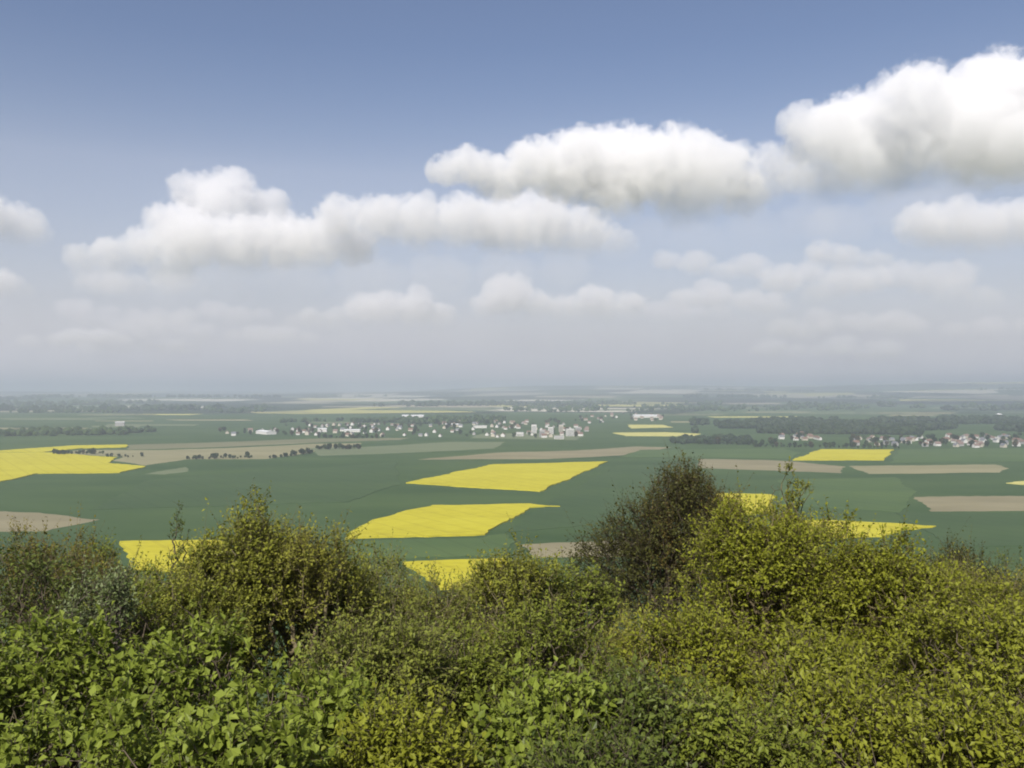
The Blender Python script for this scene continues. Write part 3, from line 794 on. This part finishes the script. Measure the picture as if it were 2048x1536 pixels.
    pos = np.where(tt < 0.55, s0[sidx] + (s1 - s0)[sidx] * (tt / 0.55), s1[sidx] + (s2 - s1)[sidx] * ((tt - 0.55) / 0.45))
    sp = rng.normal(size=(m * pk, 3))
    ax = dr[sidx] * 0.45 + sp * 0.55 + np.array([0, 0, -S['droop'] + 0.1]); ax /= np.linalg.norm(ax, axis=1)[:, None]
    nr = np.array([0, 0, 0.75]) + outw[sidx] * 0.65 + rng.normal(size=(m * pk, 3)) * 0.5
    v, f = leaves(pos, ax, nr, big_leaf, S['aspect'], rng)
    tint_s = np.clip(rng.normal(0.5, 0.22, m), 0, 1)
    tint = np.clip(tint_s[sidx] * 0.6 + rng.random(m * pk) * 0.4 + (t - 0.5) * 0.25, 0, 1)
    tag(link('foliage', mesh_np('foliage', v, f, S['leaf_mat'], attr=np.repeat(tint, 4)), root_o), kind='stuff')
    tag(root_o, label, cat)
    return root_o

W = lambda px, d: px / 1774.0 * d          # seen width at a distance, metres

# farther trees and bushes, their tops against the fields
dt = shrub((4.34, 24.00, 118.11), 4.1, 'dark_twig', 'tall dark brown twiggy tree standing out against the plain', 11, 'twiggy_tree', 3.6, 0.5, cat='tree', dens=1.25,
      lobes=[(0.25, 0, 11.2, 0.95, 0.9, 0.85), (0.5, 0, 10.3, 1.3, 1.1, 1.25), (-0.6, 0.2, 10.0, 1.25, 1.1, 1.15), (-1.35, 0, 9.2, 1.4, 1.1, 1.4), (0.4, 0, 8.9, 1.6, 1.3, 1.4), (-1.2, 0, 7.8, 1.6, 1.2, 1.5), (0.9, 0, 7.7, 1.5, 1.2, 1.5), (1.3, 0.1, 9.6, 1.0, 1.0, 1.3)])
shrub((4.87, 24.60, 117.74), W(260,24.6), 'rust_twig', 'reddish budding treetop just behind the tall dark twiggy tree', 12, 'budding_tree', None, 0.28, cat='tree', dens=1.3)
shrub((5.95, 19.00, 118.39), W(110,19), 'olive', 'thin upright bush tip right of the tall dark tree', 13, 'slender_tree', None, 0.45, cat='tree', dens=0.35, slim=True)
shrub((13.35, 26.00, 115.35), W(170,26), 'dark_twig', 'small dark bush standing at the right behind the shrubs', 14, 'dark_bush', None, 0.4, dens=0.55)
shrub((13.88, 24.00, 115.47), W(170,24), 'dark_green', 'dark green bush cut by the right edge', 15, 'dark_bush', None, 0.4, dens=0.8)
shrub((9.26, 17.00, 116.55), W(300,17), 'brown', 'brownish budding shrub near the right edge', 16, 'budding_shrub', None, 0.45)
shrub((8.74, 19.00, 116.57), W(260,19), 'haze_olive', 'dull olive shrub between the yellow-green one and the dark bush', 17, 'budding_shrub', None, 0.4, dens=0.8)
shrub((-9.22, 18.00, 117.23), W(210,18), 'rust', 'rust brown budding shrub top near the left edge', 18, 'budding_shrub', None, 0.45, dens=1.3)
shrub((-10.54, 28.00, 116.26), W(40,28), 'dark_green', 'thin dark green spire poking up left of the brown shrub', 19, 'slender_tree', None, 0.3, cat='tree', dens=0.25, slim=True)
shrub((-9.35, 20.00, 116.51), W(170,20), 'green', 'green bush behind the silver-leaved one at left', 20, 'bush', None, 0.4)
shrub((-6.25, 15.00, 117.15), W(260,15), 'olive', 'olive bush below the yellow field showing at lower left', 53, 'feathery_shrub', None, 0.55, dens=1.1)
shrub((-2.67, 17.00, 116.77), W(240,17), 'haze_olive', 'soft olive bush between the brown shrub and the half hidden yellow field', 54, 'budding_shrub', None, 0.5, dens=1.2)
shrub((-1.25, 16.50, 116.42), W(260,16.5), 'brown', 'brownish bush right under the half hidden yellow field', 55, 'budding_shrub', None, 0.5, dens=1.2)
# middle rank
shrub((-3.80, 13.00, 118.46), W(150,13), 'olive', 'olive shrub with the tallest feathery tip left of centre', 21, 'feathery_shrub', None, 0.5, dens=0.6)
shrub((-3.38, 13.50, 117.95), W(300,13.5), 'brown', 'wide brown budding shrub left of centre', 22, 'budding_shrub', None, 0.6, dens=1.0)
shrub((-4.21, 13.00, 117.76), W(150,13), 'olive', 'olive shrub on the left flank of the wide brown one', 23, 'feathery_shrub', None, 0.6, dens=0.9)
shrub((-2.87, 14.00, 117.79), W(210,14), 'olive', 'olive shrub on the right flank of the wide brown one', 24, 'feathery_shrub', None, 0.6, dens=0.9)
shrub((-1.89, 15.00, 116.96), W(420,15), 'haze_olive', 'soft olive shrub below the nearer yellow field', 25, 'budding_shrub', None, 0.6, dens=1.5)
shrub((0.05, 14.00, 117.44), W(190,14), 'olive', 'olive green shrub tip below the central fields', 26, 'feathery_shrub', None, 0.55, dens=1.0)
shrub((0.90, 15.00, 117.08), W(210,15), 'green', 'green bush left below the tall dark tree', 27, 'bush', None, 0.6)
shrub((2.10, 14.00, 116.37), W(240,14), 'brown', 'brown twiggy shrub at the foot of the tall dark tree', 28, 'budding_shrub', None, 0.6)
shrub((0.60, 10.00, 117.46), W(340,10), 'green', 'leafy green bush in the centre with dark gaps', 29, 'bush', None, 0.65, dens=1.2)
shrub((3.86, 11.50, 118.54), W(480,11.5), 'gold', 'largest yellow-green shrub, filling the right', 30, 'yellow_green_shrub', None, 0.7, dens=1.6)
shrub((3.20, 11.00, 118.53), W(230,11), 'gold', 'yellow-green shrub just right of the tall dark tree', 31, 'yellow_green_shrub', None, 0.7, dens=1.1)
shrub((4.69, 11.00, 118.14), W(270,11), 'gold', 'yellow-green shrub on the right flank of the largest one', 32, 'yellow_green_shrub', None, 0.7, dens=1.0)
shrub((4.96, 9.50, 117.70), W(340,9.5), 'broad_yellow', 'yellow-green leafy shrub at the right edge', 33, 'yellow_green_shrub', None, 0.65)
shrub((-6.10, 11.00, 117.95), W(280,11), 'dark_green', 'dark green bush at the left edge', 34, 'dark_bush', None, 0.65)
shrub((-4.67, 10.00, 117.94), W(150,10), 'silver', 'silver-leaved shrub with pale upright leaves on the left', 35, 'silver_shrub', None, 0.6)
shrub((-4.63, 11.50, 117.71), W(310,11.5), 'green', 'green bush between the silver-leaved and the brown shrub', 36, 'bush', None, 0.6)
shrub((-1.44, 9.00, 117.64), W(300,9), 'haze_olive', 'brown-olive twiggy shrub low in the centre left', 37, 'budding_shrub', None, 0.6, dens=1.2)
shrub((-0.52, 9.80, 117.35), W(260,9.8), 'green', 'mid green shrub left of the leafy centre bush', 38, 'feathery_shrub', None, 0.6)
shrub((1.91, 9.00, 117.69), W(280,9), 'gold', 'yellow-green shrub in front of the tall dark tree', 39, 'yellow_green_shrub', None, 0.6)
shrub((2.99, 8.60, 117.75), W(380,8.6), 'broad_yellow', 'yellow-green shrub low in front of the largest one', 40, 'yellow_green_shrub', None, 0.6, dens=1.1)
shrub((5.89, 12.00, 117.56), W(270,12), 'gold', 'yellow-green shrub right in front of the small dark bush', 56, 'yellow_green_shrub', None, 0.6)
shrub((-4.40, 12.50, 117.53), W(210,12.5), 'olive', 'low olive shrub at the left foot of the wide brown one', 57, 'feathery_shrub', None, 0.6)
# nearest rank, leaves large in view
shrub((-4.09, 7.60, 117.99), W(400,7.6), 'broad', 'bright green broad-leaved bush at the left edge', 41, 'broad_leaved_bush', None, 0.75)
shrub((-2.80, 7.60, 117.90), W(330,7.6), 'broad', 'bright green broad-leaved bush under the brown shrub', 42, 'broad_leaved_bush', None, 0.75)
shrub((-1.64, 7.20, 117.79), W(300,7.2), 'broad', 'bright green broad-leaved bush left of the brown-olive twigs', 43, 'broad_leaved_bush', None, 0.75)
shrub((-2.69, 5.80, 117.96), W(440,5.8), 'broad', 'bright green broad-leaved bush at the bottom left, nearest of all', 44, 'broad_leaved_bush', None, 0.8, dens=0.9)
shrub((-1.68, 5.70, 117.90), W(330,5.7), 'broad', 'green broad-leaved bush at the bottom left of centre', 45, 'broad_leaved_bush', None, 0.8, dens=0.8)
shrub((-0.72, 6.60, 117.66), W(300,6.6), 'broad_yellow', 'yellow-green broad-leaved bush at the bottom centre', 46, 'broad_leaved_bush', None, 0.75)
shrub((0.20, 6.80, 117.74), W(300,6.8), 'broad', 'bright green bush right of the bottom centre', 47, 'broad_leaved_bush', None, 0.75)
shrub((1.12, 7.20, 117.75), W(280,7.2), 'dark_green', 'dark green glossy bush at the bottom right of centre', 48, 'dark_bush', None, 0.75)
shrub((1.88, 7.00, 117.65), W(320,7), 'green', 'mid green leafy shrub at the bottom right', 49, 'feathery_shrub', None, 0.75, dens=1.1)
shrub((2.71, 6.90, 117.69), W(320,6.9), 'broad_yellow', 'yellow-green bush at the bottom between the mid green one and the corner', 50, 'yellow_green_shrub', None, 0.75)
shrub((3.34, 6.40, 117.78), W(340,6.4), 'broad_yellow', 'yellow-green broad-leaved bush in the bottom right corner', 51, 'broad_leaved_bush', None, 0.75)
shrub((0.52, 5.60, 117.84), W(340,5.6), 'dark_green', 'dark green bush at the very bottom right of centre', 52, 'dark_bush', None, 0.8, dens=0.8)


# ------------------------------------------------------------------ haze
def box_mesh(name, lo, hi, mat):
    x0, y0, z0 = lo; x1, y1, z1 = hi
    v = [(x0, y0, z0), (x1, y0, z0), (x1, y1, z0), (x0, y1, z0), (x0, y0, z1), (x1, y0, z1), (x1, y1, z1), (x0, y1, z1)]
    f = [(0, 3, 2, 1), (4, 5, 6, 7), (0, 1, 5, 4), (1, 2, 6, 5), (2, 3, 7, 6), (3, 0, 4, 7)]
    return poly_mesh(name, v, f, mat)

haze = link('haze', box_mesh('haze', (-36500, -950, float(Z.min()) - 1.0), (36500, 36500, max(130.0, float(Z.max()) + 3.0)), volume_mat('haze_air', (0.65, 0.72, 0.81), 1.5e-4, 0.1)))
tag(haze, 'thin grey haze over the plain', None, None, 'stuff')

# ------------------------------------------------------------------ clouds
def ico_sphere():
    import bmesh
    bm = bmesh.new(); bmesh.ops.create_icosphere(bm, subdivisions=3, radius=1.0)
    v = np.array([p.co for p in bm.verts]); f = np.array([[q.index for q in p.verts] for p in bm.faces]); bm.free()
    return v, f
SPH_V, SPH_F = ico_sphere()

def cloud_mat(density, height, size, puffs, squash, amp):
    """Vapour gathered round the puffs (x, y, z, r in the cloud's own space), frayed by billows, thinning to the base."""
    m = bpy.data.materials.new('cloud_vapour')
    m.use_nodes = True
    nt = m.node_tree
    nt.nodes.remove(nt.nodes['Principled BSDF'])
    def math_(op, a, b=None, c=None):
        n = nt.nodes.new('ShaderNodeMath'); n.operation = op
        for k, q in enumerate((a, b, c)):
            if q is None: continue
            if isinstance(q, (int, float)): n.inputs[k].default_value = q
            else: nt.links.new(q, n.inputs[k])
        return n.outputs[0]
    def srange(val, lo, hi, o0=0.0, o1=1.0):
        n = nt.nodes.new('ShaderNodeMapRange'); n.interpolation_type = 'SMOOTHSTEP'
        n.inputs['From Min'].default_value = lo; n.inputs['From Max'].default_value = hi
        n.inputs['To Min'].default_value = o0; n.inputs['To Max'].default_value = o1
        nt.links.new(val, n.inputs['Value']); return n.outputs[0]
    v = nt.nodes.new('ShaderNodeVolumePrincipled')
    v.inputs['Color'].default_value = (0.968, 0.968, 0.971, 1)
    v.inputs['Anisotropy'].default_value = 0.0
    tc = nt.nodes.new('ShaderNodeTexCoord')
    n = nt.nodes.new('ShaderNodeTexNoise'); n.inputs['Scale'].default_value = 1.0 / size; n.inputs['Detail'].default_value = 6.0; n.inputs['Roughness'].default_value = 0.64
    nt.links.new(tc.outputs['Object'], n.inputs['Vector'])
    sc = nt.nodes.new('ShaderNodeVectorMath'); sc.operation = 'MULTIPLY'; sc.inputs[1].default_value = (1, 1, 1 / squash)
    nt.links.new(tc.outputs['Object'], sc.inputs[0])
    field_ = None
    for (x, y, z, r) in puffs:
        d = nt.nodes.new('ShaderNodeVectorMath'); d.operation = 'DISTANCE'; d.inputs[1].default_value = (x, y, z / squash)
        nt.links.new(sc.outputs[0], d.inputs[0])
        q = math_('MULTIPLY_ADD', d.outputs['Value'], -1.0 / (r * 1.22), 1.0)
        field_ = q if field_ is None else math_('SMOOTH_MAX', field_, q, 0.12)
    inside = srange(field_, 0.0, 0.10)
    frayed = math_('MULTIPLY_ADD', math_('ADD', n.outputs['Fac'], -0.5), amp, field_)
    body = srange(frayed, 0.12, 0.32)
    sx = nt.nodes.new('ShaderNodeSeparateXYZ'); nt.links.new(tc.outputs['Object'], sx.inputs[0])
    lift = srange(sx.outputs['Z'], -0.05 * height, 0.7 * height, 0.035, 1.0)
    dens = math_('MULTIPLY', math_('MULTIPLY', inside, body), math_('MULTIPLY', lift, density))
    nt.links.new(dens, v.inputs['Density'])
    nt.links.new(v.outputs[0], nt.nodes['Material Output'].inputs['Volume'])
    return m

def cloud(puffs, density, label, seed, flat=0.6, squash=0.85, voxel=0.16, amp=1.7):
    """A cumulus: the mesh wraps a union of puffs (x, y, z, radius) over a flattened base, the vapour inside it frays."""
    rng = np.random.default_rng(seed)
    allp = np.array([(x, y + rng.uniform(-0.7, 0.7) * r, z, r) for (x, y, z, r) in puffs])
    buds = []
    for x, y, z, r in allp:                      # a smaller head heaving out of every puff
        a, e_ = rng.uniform(0, 2 * math.pi), rng.uniform(0.2, 1.2)
        buds.append((x + r * 0.75 * math.cos(a) * math.cos(e_), y + r * 0.75 * math.sin(a) * math.cos(e_), z + r * squash * 0.75 * math.sin(e_), r * rng.uniform(0.42, 0.62)))
    allp = np.concatenate([allp, np.array(buds)])
    base = min(p[2] - flat * p[3] for p in puffs)
    cx, cyy = allp[:, 0].mean(), allp[:, 1].mean()
    vs_, fs = [], []
    for i, (x, y, z, r) in enumerate(allp):
        v = SPH_V * np.array([r, r, r * squash]) * 1.25 + np.array([x - cx, y - cyy, z - base])
        low = v[:, 2] < 0
        v[low, 2] *= 0.3
        vs_.append(v); fs.append(SPH_F + i * len(SPH_V))
    rm = float(np.median(allp[:, 3]))
    vs_ = np.concatenate(vs_)
    local = [(x - cx, y - cyy, z - base, r) for x, y, z, r in allp]
    me = mesh_np('cloud', vs_, np.concatenate(fs), cloud_mat(density, float(vs_[:, 2].max()) / 1.15, rm * 0.55, local, squash, amp), smooth=True)
    o = link('cloud', me)
    o.location = (cx, cyy, base)
    r = o.modifiers.new('union', 'REMESH'); r.mode = 'VOXEL'; r.voxel_size = rm * voxel; r.use_smooth_shade = True
    tag(o, label, 'cloud')
    return o

# the thin veil of cloud that greys the sky all round towards the horizon
def veil():
    n, v, f = 96, [], []
    prof = [(3600, 1500), (10000, 800), (56000, 330), (100000, -1500), (100000, 2600), (10000, 2500)]
    for r, z in prof: v += [(r * math.cos(i * 2 * math.pi / n), r * math.sin(i * 2 * math.pi / n), z) for i in range(n)]
    for j in range(6): f += [(j * n + i, j * n + (i + 1) % n, ((j + 1) % 6) * n + (i + 1) % n, ((j + 1) % 6) * n + i) for i in range(n)]
    o = link('cloud_veil', poly_mesh('cloud_veil', v, f, volume_mat('veil_vapour', (0.855, 0.862, 0.918), 7.5e-5, 0.1)))
    tag(o, 'thin grey veil of cloud low all along the horizon', 'cloud', None, 'stuff')
veil()

D1 = 0.0088
cloud([(1764, 5000, 1529, 225), (2018, 5000, 1614, 268), (2229, 5000, 1698, 240), (2187, 5000, 1459, 282), (2469, 5000, 1487, 324), (2709, 5000, 1783, 254), (2892, 5000, 1656, 395), (1905, 5000, 1360, 211), (3174, 5000, 1684, 395), (2723, 5000, 1374, 310), (1680, 5000, 1318, 141)], D1,
      'tall bright heaped cloud at the right edge, the highest of all', 1)
cloud([(-414, 5700, 1511, 129), (-254, 5700, 1534, 148), (-77, 5700, 1479, 180), (148, 5700, 1524, 193), (405, 5700, 1534, 273), (710, 5700, 1556, 315), (999, 5700, 1502, 296), (1256, 5700, 1415, 270), (1465, 5700, 1325, 177), (1112, 5700, 1277, 193), (662, 5700, 1341, 193)], D1,
      'bright heaped cloud over the middle right of the plain', 2)
cloud([(1424, 5600, 1594, 95), (1597, 5600, 1541, 139), (1787, 5600, 1477, 158), (1597, 5600, 1398, 174), (1945, 5600, 1351, 158)], D1 * 0.5, 'small ragged cloud linking the two brightest heaped clouds', 3)
cloud([(-3038, 8500, 1989, 278), (-2726, 8500, 1941, 316), (-2415, 8500, 1845, 259), (-2750, 8500, 1725, 287)], D1 * 0.5, 'greyish cloud top behind the left heaped cloud', 4, flat=0.6)
cloud([(-3062, 8000, 1577, 280), (-3333, 8000, 1396, 234), (-3626, 8000, 1306, 207), (-3874, 8000, 1270, 162), (-2814, 8000, 1396, 307), (-2453, 8000, 1405, 316), (-2092, 8000, 1428, 316), (-1732, 8000, 1396, 289), (-1416, 8000, 1351, 216), (-3130, 8000, 1180, 225)], D1 * 0.6,
      'wide heaped cloud on the left with a bright knob', 5)
cloud([(-1454, 7500, 1570, 220), (-1116, 7500, 1536, 245), (-778, 7500, 1507, 279), (-440, 7500, 1515, 271), (-59, 7500, 1536, 313), (279, 7500, 1502, 321), (596, 7500, 1418, 271), (871, 7500, 1316, 194)], D1 * 0.6,
      'long flat-based cloud in the centre below the bright one', 6)
cloud([(3352, 7200, 1431, 219), (3637, 7200, 1451, 260), (3921, 7200, 1411, 292), (4245, 7200, 1398, 304)], D1 * 0.55, 'rounded cloud at the right edge under the tall one', 7)
cloud([(-34, 15000, 1667, 440), (-414, 15000, 1498, 287), (474, 15000, 1456, 321), (981, 15000, 1431, 338), (1488, 15000, 1515, 389), (1995, 15000, 1456, 338)], D1 * 0.45, 'low cloud bank in the centre above the horizon', 8)
cloud([(-2570, 15000, 1456, 338), (-2148, 15000, 1448, 372), (-1640, 15000, 1448, 389), (-1218, 15000, 1346, 271), (-3416, 15000, 1245, 271), (-3036, 15000, 1245, 254), (-3754, 15000, 1194, 186)], D1 * 0.35, 'low faint cloud left of the centre above the horizon', 9)
cloud([(-4573, 8000, 1599, 253), (-4798, 8000, 1631, 316), (-4347, 8000, 1504, 162)], D1 * 0.5, 'cloud at the left edge, the upper of two', 10)
cloud([(-6893, 12000, 1459, 271), (-7197, 12000, 1507, 338), (-6656, 12000, 1412, 176)], D1 * 0.35, 'small cloud at the left edge, the lower of two', 11)
cloud([(-11955, 22000, 1249, 298), (-11335, 22000, 1298, 322), (-10715, 22000, 1373, 372), (-10095, 22000, 1373, 347), (-9661, 22000, 1273, 248)], D1 * 0.3, 'faint low cloud streak near the left horizon', 12, squash=0.6)
cloud([(3882, 11000, 1794, 211), (4192, 11000, 1720, 236), (4533, 11000, 1652, 211)], D1 * 0.3, 'small thin cloud below the tall right cloud', 13)
cloud([(2279, 13000, 2003, 220), (2682, 13000, 1930, 293), (3122, 13000, 1805, 264), (3525, 13000, 1901, 322)], D1 * 0.22, 'thin grey cloud patch low right of the centre', 14, squash=0.65)
cloud([(3928, 13000, 1696, 352), (4368, 13000, 1805, 264), (4807, 13000, 1637, 381), (5284, 13000, 1696, 293), (4514, 13000, 1476, 322)], D1 * 0.24, 'thin grey cloud patch under the small thin cloud on the right', 20, squash=0.65)
cloud([(5760, 13000, 1805, 322), (6126, 13000, 1725, 366), (6603, 13000, 1805, 293), (6346, 13000, 1512, 337), (6969, 13000, 1402, 308)], D1 * 0.2, 'thin grey cloud patch low at the far right', 21, squash=0.65)
cloud([(3511, 18000, 1916, 365), (4120, 18000, 2017, 446), (4728, 18000, 1855, 365), (5134, 18000, 1743, 406), (4221, 18000, 1642, 304)], D1 * 0.25, 'faint cloud heap right of the low central bank', 15, squash=0.65)
cloud([(6945, 20000, 1642, 406), (7734, 20000, 1529, 451), (8523, 20000, 1586, 451), (9087, 20000, 1473, 338)], D1 * 0.16, 'fainter cloud streak below the right cloud patches', 22, squash=0.6)
cloud([(11986, 24000, 1649, 406), (12866, 24000, 1730, 487), (13880, 24000, 1743, 487)], D1 * 0.2, 'faint cloud streak near the right horizon', 16, squash=0.6)
cloud([(-6112, 13000, 1681, 352), (-5599, 13000, 1586, 366), (-5012, 13000, 1644, 337)], D1 * 0.15, 'faint grey wisp under the wide left cloud', 17, squash=0.55)
cloud([(1556, 10000, 1839, 338), (2120, 10000, 1783, 395), (2683, 10000, 1839, 395), (3247, 10000, 1924, 395), (3811, 10000, 2008, 423), (4374, 10000, 2121, 423), (4938, 10000, 2234, 395)], D1 * 0.045, 'pale haze of cloud hanging under the two brightest heaped clouds', 18, squash=0.6, amp=0.9)
cloud([(-5109, 11000, 1453, 372), (-4303, 11000, 1391, 434), (-3497, 11000, 1360, 465), (-2629, 11000, 1391, 465), (-1761, 11000, 1453, 465), (-893, 11000, 1515, 465), (-87, 11000, 1546, 434), (657, 11000, 1577, 372)], D1 * 0.045, 'pale haze of cloud hanging under the wide left clouds', 19, squash=0.6, amp=0.9)
for k, puffs in enumerate([
    [(-7620, 18000, 1419, 244), (-7224, 18000, 1480, 284), (-6839, 18000, 1510, 294)],
    [(-11476, 26000, 1747, 528), (-10919, 26000, 1747, 322), (-10347, 26000, 1776, 557), (-9776, 26000, 1835, 454), (-9204, 26000, 1747, 469)],
    [(8648, 23000, 1105, 272), (9231, 23000, 911, 376), (9802, 23000, 1092, 480)],
    [(8743, 22000, 1645, 273), (9189, 22000, 1658, 409), (9648, 22000, 1608, 434), (10095, 22000, 1707, 298)],
    [(-12526, 27000, 1353, 548), (-11856, 27000, 1368, 365), (-11187, 27000, 1444, 380), (-10517, 27000, 1368, 502), (-9862, 27000, 1338, 487)],
    [(-12531, 26000, 2025, 396), (-12003, 26000, 2025, 440), (-11476, 26000, 2011, 337), (-10933, 26000, 2099, 396)],
    [(-12528, 25000, 2347, 521), (-11908, 25000, 2262, 324), (-11302, 25000, 2234, 324), (-10682, 25000, 2149, 366), (-10076, 25000, 2220, 310)],
    [(4411, 26000, 2362, 528), (4939, 26000, 2289, 513), (5452, 26000, 2304, 337)],
    [(-8753, 24000, 2041, 365), (-8090, 24000, 2203, 446), (-7441, 24000, 2068, 446), (-6778, 24000, 2109, 298)],
    [(5784, 19000, 1395, 353), (6233, 19000, 1277, 332), (6683, 19000, 1405, 289)],
    [(-6605, 21000, 1363, 237), (-6037, 21000, 1363, 426), (-5481, 21000, 1339, 438), (-4913, 21000, 1292, 284)],
    [(7370, 25000, 1191, 521), (7990, 25000, 1149, 352), (8596, 25000, 1135, 338), (9202, 25000, 1261, 521)],
]):
    c_ = cloud(puffs, D1 * 0.17, 'faint broken cloud streak in the haze low over the horizon', 40 + k, squash=0.6)
    c_['group'] = 'faint cloud streaks over the horizon'
